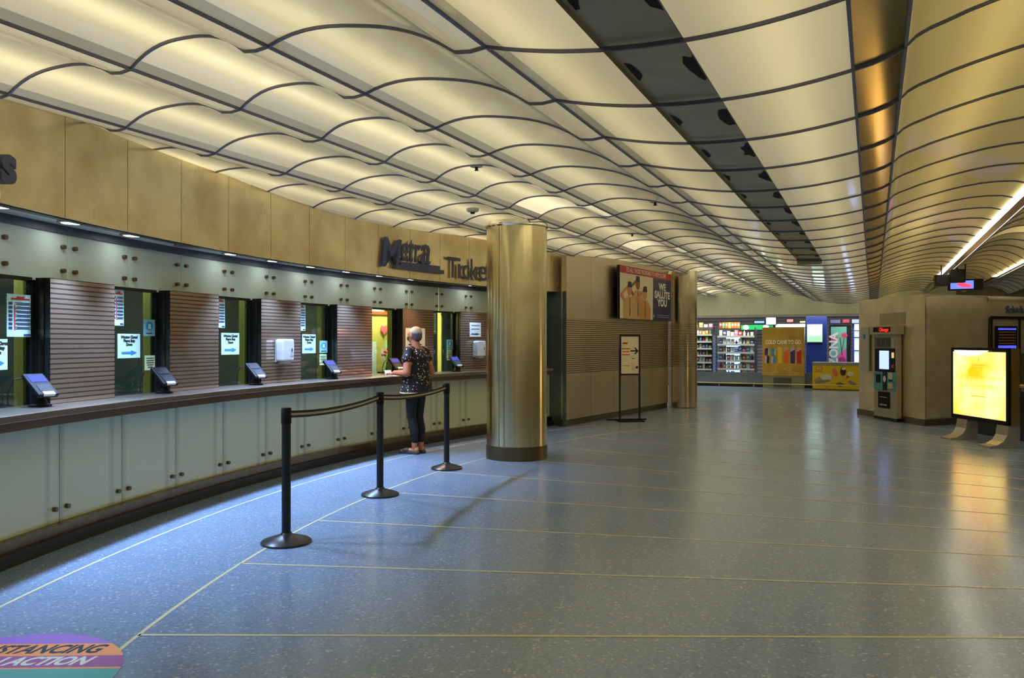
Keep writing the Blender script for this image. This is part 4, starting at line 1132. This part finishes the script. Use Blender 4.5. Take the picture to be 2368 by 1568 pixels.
# ------------------------------------------------------------------ shop at the end of the hall
SH = 26.0
def shop(name, label, cat, tx, dy, z=0.0, group=None):
    return thing(name, label, cat, st(tx, SH + dy, z), -TH, group)
sh = struct('wall_north')
def lbx(name, t0, t1, s0, s1, z0, z1, mat, parent=sh):
    c = st((t0 + t1) / 2, (s0 + s1) / 2, (z0 + z1) / 2)
    return MB().box((0, 0, 0), (t1 - t0, s1 - s0, z1 - z0), mat).build(name, parent, loc=c, rz=-TH)
lbx('bulkhead', -9, 2.2, 26.0, 26.15, 2.30, 3.2, pm('pale_green_wall', (226, 230, 206), .6))
lbx('lintel', -9, 2.2, 25.96, 26.2, 2.24, 2.31, pm('grey_lintel', (186, 184, 188), .4))
lbx('rear_wall', -9, 2.2, 30.0, 30.1, 0, 2.6, slat_mat('slat_wall', (160, 136, 130), (112, 92, 90), .12, .3, .5, 0))
lbx('shop_ceiling', -9, 2.2, 26.1, 30.1, 2.55, 2.6, pm('white_ceiling', (220, 220, 226), .7))
lbx('side_wall', 2.1, 2.2, 26, 30, 0, 2.6, M_plain); lbx('side_wall', -9.1, -9, 26, 30, 0, 2.6, M_plain)
lbx('knee_wall', -9, 2.2, 26.0, 26.08, 0, .46, pm('grey_blue_panel', (112, 124, 134), .2, coat=.4))
lbx('kick_strip', -9, 2.2, 25.97, 26.0, 0, .09, M_dark)
tb0, _ = tu(1864, 27.0); tb1, _ = tu(1912, 27.0)
lbx('blue_pilaster', tb0, tb1, 27.0, 27.3, .0, 2.55, pm('deep_blue', (22, 40, 104), .4))
MB().box((0, 0, 0), (11.2, .008, 1.78), glass_mat('shop_glass', (236, 242, 244), .8)).build('shop_pane', sh, loc=st(-3.4, 26.04, 1.36), rz=-TH)
l = bpy.data.lights.new('shop_lamp', 'AREA'); l.shape = 'RECTANGLE'; l.size = 9; l.size_y = 1.0; l.energy = 230; l.color = (.95, .97, 1)
o = bpy.data.objects.new('shop_lamp', l); COL.objects.link(o); o.location = st(-3.4, 26.65, 2.52); o.rotation_euler = (0, 0, -TH)
# low brass rail
t = shop('guard_rail', 'long low brass rail on short posts in front of the shop', 'rail', -3.4, -.9)
MB().cyl((-5.6, 0, .15), (4.8, 0, .15), .016, M_lip, n=10).build('rail', t)
for x in [-5.2 + 1.05 * k for k in range(10)]: MB().cyl((x, 0, 0), (x, 0, .15), .014, M_lip, n=10).build('post', t)

# goods: one carton and one bottle, copied
PAL = [('red', (200, 50, 40)), ('yellow', (220, 190, 60)), ('white', (225, 225, 220)), ('orange', (226, 120, 40)), ('blue', (70, 100, 190)), ('green', (110, 150, 60)), ('brown', (120, 80, 56)), ('pink', (220, 130, 150)), ('purple', (90, 70, 140)), ('cream', (206, 196, 166))]
ORD = ['first', 'second', 'third', 'fourth', 'fifth', 'sixth', 'seventh', 'eighth', 'ninth', 'tenth', 'eleventh']
meshes = {}
def goods_mesh(kind, cname, rgb):
    if (kind, cname) not in meshes:
        mat = pm('goods_' + cname, rgb, .5, scale=30, var=.25)
        if kind == 'carton': mb = MB().box((0, 0, .5), (1, 1, 1), mat); mb.box((0, -.505, .6), (.7, .01, .3), M_paper)
        else: mb = MB().lathe([(.42, 0), (.5, .06), (.5, .6), (.2, .78), (.18, .97), (.16, 1.0)], mat, n=12)
        o = mb.build('tmp'); meshes[(kind, cname)] = o.data; o.data.name = kind; bpy.data.objects.remove(o)
    return meshes[(kind, cname)]
def put_goods(kind, tx, sy, z, wd, dp, h, ci, label, group):
    cname, rgb = PAL[ci]
    nm = 'snack_carton' if kind == 'carton' else 'drink_bottle'
    o = bpy.data.objects.new(nm, goods_mesh(kind, cname, rgb)); COL.objects.link(o)
    o.location = st(tx, sy, z); o.rotation_euler = (0, 0, -TH); o.scale = (wd, dp, h)
    tag(o, label, 'carton' if kind == 'carton' else 'bottle', group)
def rack(label, name, s, u0, u1, vtop, levels, per, seed, where):
    t0, ztop = tz(u0, vtop, s); t1, _ = tu(u1, s); wd = t1 - t0
    t = thing('shop_rack', label, 'rack', st((t0 + t1) / 2, s, 0), -TH)
    MR = pm('rack_metal', (70, 72, 74), .4, .5); MSh = pm('rack_shelf', (176, 172, 156), .5)
    for x in (-wd / 2, wd / 2): MB().box((x, 0, ztop / 2), (.035, .4, ztop), MR).build('upright', t)
    if name == 'a': MB().box((0, .2, ztop / 2 + .1), (wd, .01, ztop - .2), pm('rack_back', (110, 106, 100), .6)).build('back_panel', t)
    rnd = random.Random(seed); h = (ztop - .28) / levels
    for k in range(levels):
        z = .25 + k * h
        MB().box((0, 0, z), (wd - .04, .4, .02), MSh).build('shelf', t)
        MB().box((0, -.205, z), (wd - .04, .012, .06), MSh).build('price_rail', t)
        w1 = (wd - .1) / per
        for q in range(per):
            kind = 'bottle' if rnd.random() < .3 else 'carton'; ci = rnd.randrange(len(PAL))
            hh = h * rnd.uniform(.5, .8); ww = w1 * rnd.uniform(.72, .9)
            if kind == 'bottle': ww = min(ww, hh * .45)
            x = (t0 + t1) / 2 - wd / 2 + .05 + w1 * (q + .5)
            put_goods(kind, x, s - .05, z + .011, ww, min(.26, ww), hh, ci, '%s %s, %s from the left on the %s shelf up of %s' % (PAL[ci][0], kind, ORD[q], ORD[k], where), 'goods on ' + where)
    return t
rack('pale metal shop rack of packets left of the black rack, beside the steel wall end', 'a', 27.4, 1600, 1650, 757, 7, 6, 3, 'the pale left rack')
rack('dark metal shop rack of snacks left of the gold drinks display', 'b', 27.2, 1660, 1748, 758, 6, 9, 9, 'the dark middle rack')
# row of orange packs on top of the dark rack
t0, zt = tz(1664, 758, 27.2); t1, _ = tu(1712, 27.2)
for q in range(7):
    put_goods('carton', t0 + (t1 - t0) * (q + .5) / 7, 27.15, zt - .02, .085, .1, .2, (0, 5, 3, 1, 3, 3, 3)[q], '%s tall carton, %s from the left on top of the dark middle rack' % (PAL[(0, 5, 3, 1, 3, 3, 3)[q]][0], ORD[q]), 'cartons on top of the racks')
t0, zt = tz(1606, 757, 27.4); t1, _ = tu(1650, 27.4)
for q in range(4):
    put_goods('carton', t0 + (t1 - t0) * (q + .5) / 4, 27.35, zt, .12, .12, (.08, .16, .1, .12)[q], (6, 1, 2, 7)[q], '%s carton, %s from the left on top of the pale left rack' % (PAL[(6, 1, 2, 7)[q]][0], ORD[q]), 'cartons on top of the racks')
# glass-door drinks fridge glowing behind the dark rack
def fridge(label, s, u0, u1, vt, vb, mat_body, es, tall=None):
    t0, z1 = tz(u0, vt, s); t1, _ = tu(u1, s); wd = t1 - t0
    t = thing('drinks_fridge', label, 'fridge', st((t0 + t1) / 2, s, 0), -TH)
    f = MB(); f.box((0, .35, z1 / 2), (wd, .6, z1), mat_body); f.build('cabinet', t)
    MB().box((0, .03, z1 - .12), (wd, .06, .24), pm('fridge_header', (230, 230, 230), .4, emit=(220, 225, 240), es=es * .8, var=0)).build('header', t)
    MB().box((0, .04, (z1 - .24) / 2 + .1), (wd * .86, .02, z1 - .5), pm('fridge_glow', (200, 215, 255), .4, emit=(170, 190, 255), es=es, var=0)).build('lit_back', t)
    for k in range(4): MB().box((0, .0, .3 + k * (z1 - .6) / 3.4), (wd * .86, .05, .03), M_dark).build('shelf', t)
    for x in (-wd / 2 + .02, wd / 2 - .02): MB().box((x, 0, z1 / 2), (.05, .06, z1), mat_body).build('door_frame', t)
    return t
fridge('bright white glass-door drinks fridge seen behind the dark middle rack', 29.0, 1676, 1715, 776, 865, pm('fridge_body', (60, 62, 66), .4), 1.6)
# lit signs over the fridges
def lit_box(name, label, s, u0, u1, v0, v1, rgb, es, cat='sign', th=.12, fr=None):
    t0, z1 = tz(u0, v0, s); t1, _ = tu(u1, s); _, z0 = tz((u0 + u1) / 2, v1, s)
    t = thing(name, label, cat, st((t0 + t1) / 2, s, (z0 + z1) / 2), -TH)
    MB().box((0, th / 2, 0), (t1 - t0, th, z1 - z0), fr or M_dark).build('case', t)
    MB().box((0, -.004, 0), (t1 - t0 - .05, .008, z1 - z0 - .05), pm('lit_' + str(rgb), rgb, .4, emit=rgb, es=es, var=0)).build('lit_face', t)
    return t, t1 - t0, z1 - z0
t, wd, ht = lit_box('shop_sign', 'green lit shop sign with two white spots above the dark rack', 28.6, 1712, 1790, 750, 764, (20, 170, 80), 1.2)
for x in (-.38, .3): MB().ell((x, 0), (.1, .08), M_stripl, -.01).build('spot', t)
lit_box('shop_sign', 'white glowing shop sign right of the green sign', 28.5, 1792, 1864, 748, 758, (235, 240, 255), 3.0)
lit_box('shop_sign', 'small pink-white lit sign standing above the gold display', 28.3, 1770, 1796, 733, 752, (255, 205, 205), 1.8)
lit_box('shop_sign', 'pale blue lit sign left of the pink-white sign', 28.9, 1743, 1769, 741, 749, (140, 180, 255), 1.3)
lit_box('shop_sign', 'red and white lit sign above the white glowing sign', 28.2, 1818, 1836, 737, 746, (255, 120, 120), 1.6)
lit_box('shop_sign', 'small yellow and pink lit sign beside the blue pilaster', 28.2, 1848, 1864, 741, 748, (230, 220, 120), 1.4)
# framed light box on the blue pilaster
t, wd, ht = lit_box('picture_light_box', 'white glowing picture frame hung on the deep blue pilaster', 26.95, 1866, 1902, 750, 792, (236, 250, 236), 2.2, 'light box', .05, pm('frame_silver', (170, 178, 150), .4))
MB().box((0, -.01, -ht * .29), (wd - .06, .004, ht * .34), pm('lit_green_field', (150, 210, 150), .5, emit=(150, 214, 150), es=.8, var=0)).build('picture', t)
# gold drinks display
s = 25.45; t0, z1 = tz(1762.5, 757, s); t1, _ = tu(1860, s); _, zb = tz(1811, 869, s); wd = t1 - t0
t = thing('drinks_display', 'gold drinks display reading COLD CANS TO GO in front of the shop', 'display', st((t0 + t1) / 2, s, 0), -TH)
M_gold = pm('gold_print', (198, 156, 62), .5, var=.22, scale=3.0)
MB().box((0, .22, zb / 2), (wd * .97, .42, zb), pm('display_base', (140, 140, 116), .5)).build('base', t)
MB().box((-.02, -.0, zb / 2), (wd * .42, .02, zb * .7), pm('display_grille', (78, 84, 78), .5)).build('grille', t)
MB().box((0, .24, (zb + z1) / 2), (wd * .98, .42, z1 - zb), pm('display_side', (60, 74, 96), .4)).build('cabinet', t)
m = MB().box((0, .01, (zb + z1) / 2), (wd, .03, z1 - zb), M_gold); Hh = z1 - zb
rnd = random.Random(5)
for k in range(9):
    cx, cz = rnd.uniform(-.4, .4) * wd, zb + rnd.choice((rnd.uniform(.06, .2), rnd.uniform(.72, .92))) * Hh
    m.poly([(cx + rnd.uniform(-.2, .2), cz + rnd.uniform(-.07, .07)) for _ in range(3)], -.006 - k * .0003, pm('gold_facet_%d' % (k % 2), ((212, 172, 84), (182, 138, 48))[k % 2], .5))
fp = m.build('front_poster', t)
text('lettering', 'COLD CANS TO GO', .17, pm('pale_print', (250, 238, 205), .5), fp, (0, -.009, zb + Hh * .69), .001, off=.008, sx=wd * .9 / 1.66)
cans = [((50, 40, 96), (205, 205, 210)), ((60, 150, 215), (205, 205, 210)), ((238, 200, 40), (226, 200, 90)), ((240, 110, 50), (222, 170, 130)), ((70, 56, 120), (190, 180, 200)), ((206, 44, 44), (214, 170, 160))]
for k, (c1, c2) in enumerate(cans):
    x = -wd / 2 + wd * (.12 + .152 * k); zc_ = zb + Hh * .41; cw, chh = wd * .052, Hh * .155
    m = MB(); M1 = pm('can_%d' % k, c1, .4, var=0); M2 = pm('can_pale_%d' % k, c2, .4, var=0)
    m.poly([(x - cw, zc_ - chh), (x + cw, zc_ - chh), (x + cw, zc_ + chh), (x - cw, zc_ + chh)], -.009, M2 if k < 2 else M1)
    if k < 2:
        m.poly([(x - cw, zc_ + .01), (x + cw * .3, zc_ + .01), (x + cw * .6, zc_ + chh), (x - cw, zc_ + chh)], -.0095, M1); m.poly([(x - cw * .3, zc_ - chh), (x + cw, zc_ - chh), (x + cw, zc_), (x, zc_)], -.0095, M1)
        m.poly([(x - cw * .7, zc_ - .02), (x + cw * .7, zc_ + .0), (x + cw * .5, zc_ + .04), (x - cw * .7, zc_ + .03)], -.0097, RD)
    else:
        m.poly([(x - cw, zc_ + chh * .5), (x + cw, zc_ + chh * .85), (x + cw, zc_ + chh * 1.15), (x - cw, zc_ + chh * 1.15)], -.0095, M2)
    m.build('can_picture', fp)
# ice cream freezer
s = 25.3; t0, z1 = tz(1879, 838, s); t1, _ = tu(1994, s); wd = t1 - t0
t = thing('ice_cream_freezer', 'yellow ice cream chest freezer with pictures of ices by the kiosk', 'freezer', st((t0 + t1) / 2, s, 0), -TH)
MB().box((0, .3, z1 / 2 - .03), (wd, .58, z1 - .1), pm('freezer_yellow', (232, 196, 30), .4)).build('chest', t)
MB().box((0, .3, z1 - .04), (wd + .02, .62, .09), pm('freezer_lid', (150, 150, 140), .35)).build('lid', t)
MB().box((0, .3, .03), (wd, .5, .06), M_dark).build('plinth', t)
m = MB(); y = .005
def P_(x, z): return (-wd / 2 + wd * x, z1 * z)
def el(x, z, rx, rz_, rgb, rot=0, dy=0): m.ell(P_(x, z), (rx * wd, rz_ * wd), pm('ice_%d_%d_%d' % rgb, rgb, .5, var=0), y - dy, rot=rot)
el(.22, .4, .2, .06, (150, 150, 120), .25); el(.28, .46, .12, .065, (216, 214, 206), 0, .001); el(.2, .3, .16, .03, (132, 136, 124), .2, .002)
el(.46, .64, .05, .1, (222, 130, 90), .35, .001); el(.62, .68, .06, .1, (70, 44, 32), 0, .001); el(.63, .78, .04, .03, (230, 220, 190), 0, .002)
m.poly([P_(.62 - .01, .3), P_(.62 + .01, .3), P_(.62 + .01, .55), P_(.62 - .01, .55)], y - .001, pm('stick_wood', (214, 180, 110), .6))
m.poly([P_(.66, .38), P_(.72, .64), P_(.8, .56)], y - .001, pm('cone_brown', (180, 110, 60), .6)); el(.76, .6, .06, .055, (226, 216, 200), .5, .002)
m.poly([P_(.46, .22), P_(.56, .3), P_(.66, .2), P_(.56, .1)], y - .001, pm('choc_block', (122, 108, 84), .6)); m.poly([P_(.7, .3), P_(.76, .36), P_(.9, .24), P_(.84, .16)], y - .001, pm('grey_block', (140, 138, 124), .6))
for q in (.1, .16): m.ell(P_(q, .77), (.04 * wd, .045 * wd), OR_, y - .001); m.ell(P_(q, .775), (.026 * wd, .03 * wd), pm('freezer_yellow', (232, 196, 30), .4), y - .002)
m.box((-wd / 2 + wd * .13, y - .001, z1 * .66), (wd * .16, .001, .02), OR_)
m.build('front_picture', t)
# tall tea cooler
s = 27.6; t0, z1 = tz(1918, 752, s); t1, _ = tu(1966, s); wd = t1 - t0
t = thing('drinks_cooler', 'tall green and pink blossom drinks cooler behind the yellow freezer', 'cooler', st((t0 + t1) / 2, s, 0), -TH)
MB().box((0, .32, z1 / 2), (wd, .6, z1), M_black).build('cabinet', t)
m = MB(); TG = pm('blossom_green', (104, 158, 134), .4); PK = pm('blossom_pink', (206, 76, 138), .4); RS = pm('blossom_rose', (196, 70, 96), .4)
m.box((-wd * .05, .01, z1 * .5 + .1), (wd * .76, .02, z1 - .3), TG)
m.poly([(-wd * .3, .2), (wd * .32, .2), (wd * .32, z1 * .62), (-wd * .1, z1 * .5)], -.002, PK)
for cx, cz, rr in ((wd * .1, z1 * .42, .12), (-wd * .28, z1 * .78, .1), (wd * .22, z1 * .83, .09)):
    for k in range(5):
        a = k * 1.257; m.ell((cx + rr * .6 * math.cos(a), cz + rr * .6 * math.sin(a)), (rr * .5, rr * .5), RS if cz > z1 * .5 else pm('blossom_deep', (170, 40, 100), .4), -.004)
m.poly([(wd * .0, z1 * .8), (wd * .03, z1 * .8), (wd * .14, z1 * .5), (wd * .1, z1 * .5)], -.003, HB); m.poly([(wd * .1, z1 * .58), (wd * .13, z1 * .58), (wd * .24, z1 * .8), (wd * .21, z1 * .8)], -.003, HB)
bpr = m.build('blossom_print', t)
text('lettering', 'ARIZONA', .36, pm('cooler_letters', (206, 190, 186), .5), bpr, (-wd * .28, -.006, z1 * .47), .001, off=.012, rot=(R(90), R(-90), 0), sx=1.0)
t_ = fridge('narrow glass-door fridge with blue light at the right end of the shop', 27.7, 1972, 1992, 747, 845, pm('fridge_blue', (44, 60, 150), .4), 1.2)
lit_box('shop_sign', 'red and white sign board over the blossom cooler', 27.5, 1947, 1966, 737, 748, (170, 40, 60), .4)
lit_box('shop_sign', 'violet sign board left of the red one over the cooler', 27.5, 1918, 1945, 738, 749, (90, 80, 130), .35)
lit_box('shop_sign', 'pale grey sign board right of the red one over the cooler', 27.5, 1968, 1992, 737, 749, (150, 150, 180), .4)

# ------------------------------------------------------------------ the woman at the counter
def blob(name, parts, mat, parent, voxel=.006, smooth=3, cut=None):
    """one continuous skin grown around overlapping tapered limbs and rounded masses"""
    mb = MB()
    for p in parts:
        if p[0] == 'c':
            _, a, b, r0, r1 = p; a, b = Vector(a), Vector(b); d = (b - a); n = 5; steps = 14
            dn = d.normalized() if d.length > 1e-6 else Vector((0, 0, 1)); e1 = dn.orthogonal().normalized(); e2 = dn.cross(e1)
            rings = []
            for k in range(n): q = -math.pi / 2 + (k + .5) / n * math.pi / 2; rings.append((a + dn * r0 * math.sin(q), r0 * math.cos(q)))
            for k in range(3): q = k / 2; rings.append((a + d * q, r0 + (r1 - r0) * q))
            for k in range(n): q = (k + .5) / n * math.pi / 2; rings.append((b + dn * r1 * math.sin(q), r1 * math.cos(q)))
            vs = []
            for c, r in rings:
                for i in range(steps): t_ = 2 * math.pi * i / steps; vs.append(c + (e1 * math.cos(t_) + e2 * math.sin(t_)) * r)
            fs = []; m_ = len(rings)
            for j in range(m_ - 1):
                for i in range(steps): fs.append((j * steps + i, j * steps + (i + 1) % steps, (j + 1) * steps + (i + 1) % steps, (j + 1) * steps + i))
            fs += [tuple(range(steps - 1, -1, -1)), tuple((m_ - 1) * steps + i for i in range(steps))]
            mb.add(vs, fs, mat)
        elif p[0] == 'e':
            _, c, rad = p[:3]; rot = p[3] if len(p) > 3 else 0; n1, n2 = 12, 20; vs = []; fs = []
            mt = Matrix.Translation(c) @ Matrix.Rotation(rot, 4, 'X')
            for j in range(n1):
                q = -math.pi / 2 + math.pi * (j + .5) / n1
                for i in range(n2):
                    t_ = 2 * math.pi * i / n2; vs.append(mt @ Vector((rad[0] * math.cos(q) * math.cos(t_), rad[1] * math.cos(q) * math.sin(t_), rad[2] * math.sin(q))))
            for j in range(n1 - 1):
                for i in range(n2): fs.append((j * n2 + i, j * n2 + (i + 1) % n2, (j + 1) * n2 + (i + 1) % n2, (j + 1) * n2 + i))
            fs += [tuple(range(n2 - 1, -1, -1)), tuple((n1 - 1) * n2 + i for i in range(n2))]
            mb.add(vs, fs, mat)
        else:   # loft of ellipses: ('l', [(cx, cy, z, rx, ry)])
            vs = []; fs = []; n2 = 40
            for (cx, cy, z, rx, ry) in p[1]:
                for i in range(n2):
                    t_ = 2 * math.pi * i / n2; vs.append((cx + rx * math.cos(t_), cy + ry * math.sin(t_), z))
            for j in range(len(p[1]) - 1):
                for i in range(n2): fs.append((j * n2 + i, j * n2 + (i + 1) % n2, (j + 1) * n2 + (i + 1) % n2, (j + 1) * n2 + i))
            fs += [tuple(range(n2 - 1, -1, -1)), tuple((len(p[1]) - 1) * n2 + i for i in range(n2))]
            mb.add(vs, fs, mat)
    o = mb.build(name + '_raw')
    rm = o.modifiers.new('r', 'REMESH'); rm.mode = 'VOXEL'; rm.voxel_size = voxel
    smm = o.modifiers.new('s', 'SMOOTH'); smm.iterations = smooth; smm.factor = .5
    bpy.context.view_layer.update()
    me = bpy.data.meshes.new_from_object(o.evaluated_get(bpy.context.evaluated_depsgraph_get()))
    bpy.data.objects.remove(o)
    me.name = name; me.materials.clear(); me.materials.append(mat)
    me.polygons.foreach_set('use_smooth', [True] * len(me.polygons))
    q = bpy.data.objects.new(name, me); COL.objects.link(q); q.parent = parent
    return q
WR = 13.47
wa, _ = ph(962, WR)
t = thing('person', 'woman in dark flowered blouse and black leggings leaning at the ticket counter', 'person', pol(WR, wa, .002), R(58))
SKIN = pm('brown_skin', (186, 112, 76), .5, var=.08, scale=20)
arm = lambda s: [('c', (s * .165, -.01, 1.315), (s * .25, -.05, 1.05), .06, .05), ('c', (s * .25, -.05, 1.045), (s * .19, .2, 1.045), .048, .03),
                 ('e', (s * .17, .255, 1.035), (.036, .05, .018))]
def hand(s):
    out = []
    for k, (dx, L, dz) in enumerate(((-.03, .045, 0), (-.011, .055, .002), (.009, .052, .002), (.028, .04, 0))):
        x = s * .168 + dx; out += [('c', (x, .295, 1.034 + dz), (x * .98, .295 + L * .6, 1.032 + dz), .0085, .008), ('c', (x * .98, .295 + L * .6, 1.032 + dz), (x * .96, .295 + L, 1.018), .008, .007)]
    x = s * .135
    out += [('c', (x + s * .01, .25, 1.032), (x - s * .018, .28, 1.026), .011, .009), ('c', (x - s * .018, .28, 1.026), (x - s * .02, .305, 1.02), .009, .008)]
    return out
body = [('e', (0, -.01, .90), (.165, .13, .13)), ('e', (0, .015, 1.04), (.155, .125, .16)), ('e', (0, 0, 1.21), (.165, .115, .17)),
        ('c', (-.14, -.01, 1.325), (.14, -.01, 1.325), .058, .058), ('c', (0, -.02, 1.33), (0, .02, 1.46), .062, .054),
        ('e', (0, .025, 1.535), (.07, .088, .1)), ('e', (0, .06, 1.485), (.05, .06, .06)), ('c', (0, .108, 1.525), (0, .12, 1.505), .011, .015),
        ('e', (-.072, .02, 1.52), (.012, .022, .032)), ('e', (.072, .02, 1.52), (.012, .022, .032)), ('c', (-.04, .1, 1.545), (.04, .1, 1.545), .012, .012)]
for s in (-1, 1):
    body += arm(s) + hand(s)
    body += [('c', (s * .085, 0, .86), (s * .075, .015, .47), .082, .054), ('c', (s * .075, .012, .47), (s * .07, -.025, .3), .05, .052), ('c', (s * .07, -.025, .3), (s * .065, -.03, .075), .05, .034),
             ('c', (s * .065, -.05, .048), (s * .085, .13, .036), .03, .026), ('e', (s * .065, -.055, .05), (.031, .036, .034)), ('e', (s * .09, .15, .034), (.04, .035, .02))]
    for k in range(5): body.append(('c', (s * (.062 + .013 * k), .16, .034), (s * (.062 + .0135 * k), .188 - .006 * k, .03), .009, .008))
blob('body', body, SKIN, t, .0048, 2)
def blouse_mat():
    m, nt, p = newmat('flowered_fabric')
    tc = nt.nodes.new('ShaderNodeTexCoord'); v = nt.nodes.new('ShaderNodeTexVoronoi'); v.inputs['Scale'].default_value = 27; v.inputs['Randomness'].default_value = 1
    n = nt.nodes.new('ShaderNodeTexNoise'); n.inputs['Scale'].default_value = 30
    nt.links.new(tc.outputs['Object'], v.inputs['Vector']); nt.links.new(tc.outputs['Object'], n.inputs['Vector'])
    ad = nt.nodes.new('ShaderNodeMath'); ad.operation = 'MULTIPLY_ADD'; ad.inputs[1].default_value = .35; nt.links.new(n.outputs['Fac'], ad.inputs[0]); nt.links.new(v.outputs['Distance'], ad.inputs[2])
    r = nt.nodes.new('ShaderNodeValToRGB'); r.color_ramp.interpolation = 'CONSTANT'; e = r.color_ramp.elements
    e[0].position = 0; e[0].color = (1, 1, 1, 1); e[1].position = .42; e[1].color = (0, 0, 0, 1); nt.links.new(ad.outputs[0], r.inputs['Fac'])
    sc_ = nt.nodes.new('ShaderNodeSeparateColor'); nt.links.new(v.outputs['Color'], sc_.inputs[0])
    r2 = nt.nodes.new('ShaderNodeValToRGB'); r2.color_ramp.interpolation = 'CONSTANT'; e = r2.color_ramp.elements
    e[0].position = 0; e[0].color = (*lin((226, 206, 180)), 1); e[1].position = .4; e[1].color = (*lin((216, 150, 124)), 1); q = e.new(.7); q.color = (*lin((196, 176, 120)), 1)
    nt.links.new(sc_.outputs[0], r2.inputs['Fac'])
    mx = nt.nodes.new('ShaderNodeMix'); mx.data_type = 'RGBA'; mx.inputs[6].default_value = (*lin((26, 23, 25)), 1)
    nt.links.new(r.outputs['Color'], mx.inputs[0]); nt.links.new(r2.outputs['Color'], mx.inputs[7]); nt.links.new(mx.outputs[2], p.inputs['Base Color'])
    p.inputs['Roughness'].default_value = .8
    return m
M_blouse = blouse_mat()
bl = [('l', [(0, -.015, .795, .245, .195), (0, -.012, .88, .226, .182), (0, -.008, .98, .212, .17), (0, -.005, 1.08, .2, .155), (0, -.005, 1.18, .192, .142), (0, -.008, 1.26, .19, .128), (0, -.008, 1.31, .186, .104), (0, -.002, 1.345, .15, .085), (0, .008, 1.362, .115, .07)])]
for s in (-1, 1): bl += [('c', (s * .155, -.01, 1.31), (s * .203, -.02, 1.225), .07, .074), ('c', (s * .1, -.005, 1.335), (s * .16, -.01, 1.325), .06, .065)]
blob('blouse', bl, M_blouse, t, .008, 3)
hm = MB(); n = 48; vs = []
for i in range(n):
    q = 2 * math.pi * i / n; k = 1 + .03 * math.sin(q * 7)
    for rr, z in ((.246, .80), (.246, .783), (.232, .783), (.232, .80)): vs.append((rr * k * math.cos(q), -.015 + rr * .83 * k * math.sin(q), z))
fs = [(i * 4 + j, ((i + 1) % n) * 4 + j, ((i + 1) % n) * 4 + (j + 1) % 4, i * 4 + (j + 1) % 4) for i in range(n) for j in range(4)]
hm.add(vs, fs, pm('cream_hem', (214, 190, 150), .8)); hm.build('hem_trim', t, smooth=True)
lg = [('e', (0, -.01, .88), (.172, .138, .12))]
for s in (-1, 1): lg += [('c', (s * .085, 0, .86), (s * .075, .015, .47), .09, .06), ('c', (s * .075, .012, .47), (s * .07, -.025, .31), .057, .06), ('c', (s * .07, -.025, .31), (s * .066, -.03, .165), .059, .044)]
blob('leggings', lg, pm('black_jersey', (16, 15, 17), .8), t, .008, 3)
for s in (-1, 1):
    sl = [('c', (s * .066, -.07, .014), (s * .088, .15, .014), .036, .042), ('e', (s * .084, .09, .045), (.046, .055, .03)), ('e', (s * .066, -.06, .012), (.04, .045, .022))]
    q = blob('slipper', sl, pm('dark_slipper', (62, 50, 44), .7), t, .006, 2)
    for v in q.data.vertices: v.co.z = max(v.co.z, 0.0)
def hair_mat():
    m, nt, p = newmat('short_grey_hair')
    tc = nt.nodes.new('ShaderNodeTexCoord'); sp = nt.nodes.new('ShaderNodeSeparateXYZ'); nt.links.new(tc.outputs['Object'], sp.inputs[0])
    n = nt.nodes.new('ShaderNodeTexNoise'); n.inputs['Scale'].default_value = 60; nt.links.new(tc.outputs['Object'], n.inputs['Vector'])
    ad = nt.nodes.new('ShaderNodeMath'); ad.operation = 'MULTIPLY_ADD'; ad.inputs[1].default_value = .05; nt.links.new(n.outputs['Fac'], ad.inputs[0]); nt.links.new(sp.outputs[2], ad.inputs[2])
    mr = nt.nodes.new('ShaderNodeMapRange'); mr.inputs['From Min'].default_value = 1.54; mr.inputs['From Max'].default_value = 1.65; nt.links.new(ad.outputs[0], mr.inputs['Value'])
    r = nt.nodes.new('ShaderNodeValToRGB'); e = r.color_ramp.elements; e[0].position = .25; e[0].color = (*lin((92, 84, 80)), 1); e[1].position = .6; e[1].color = (*lin((222, 206, 186)), 1)
    nt.links.new(mr.outputs['Result'], r.inputs['Fac']); nt.links.new(r.outputs['Color'], p.inputs['Base Color']); p.inputs['Roughness'].default_value = .85
    return m
blob('hair', [('e', (0, .004, 1.556), (.078, .089, .09)), ('e', (0, -.022, 1.52), (.066, .062, .078))], hair_mat(), t, .006, 2)
blob('face_mask', [('e', (0, .094, 1.488), (.05, .04, .042)), ('c', (-.045, .07, 1.497), (-.072, .02, 1.51), .01, .006), ('c', (.045, .07, 1.497), (.072, .02, 1.51), .01, .006)], pm('dark_mask', (34, 30, 32), .8), t, .005, 2)
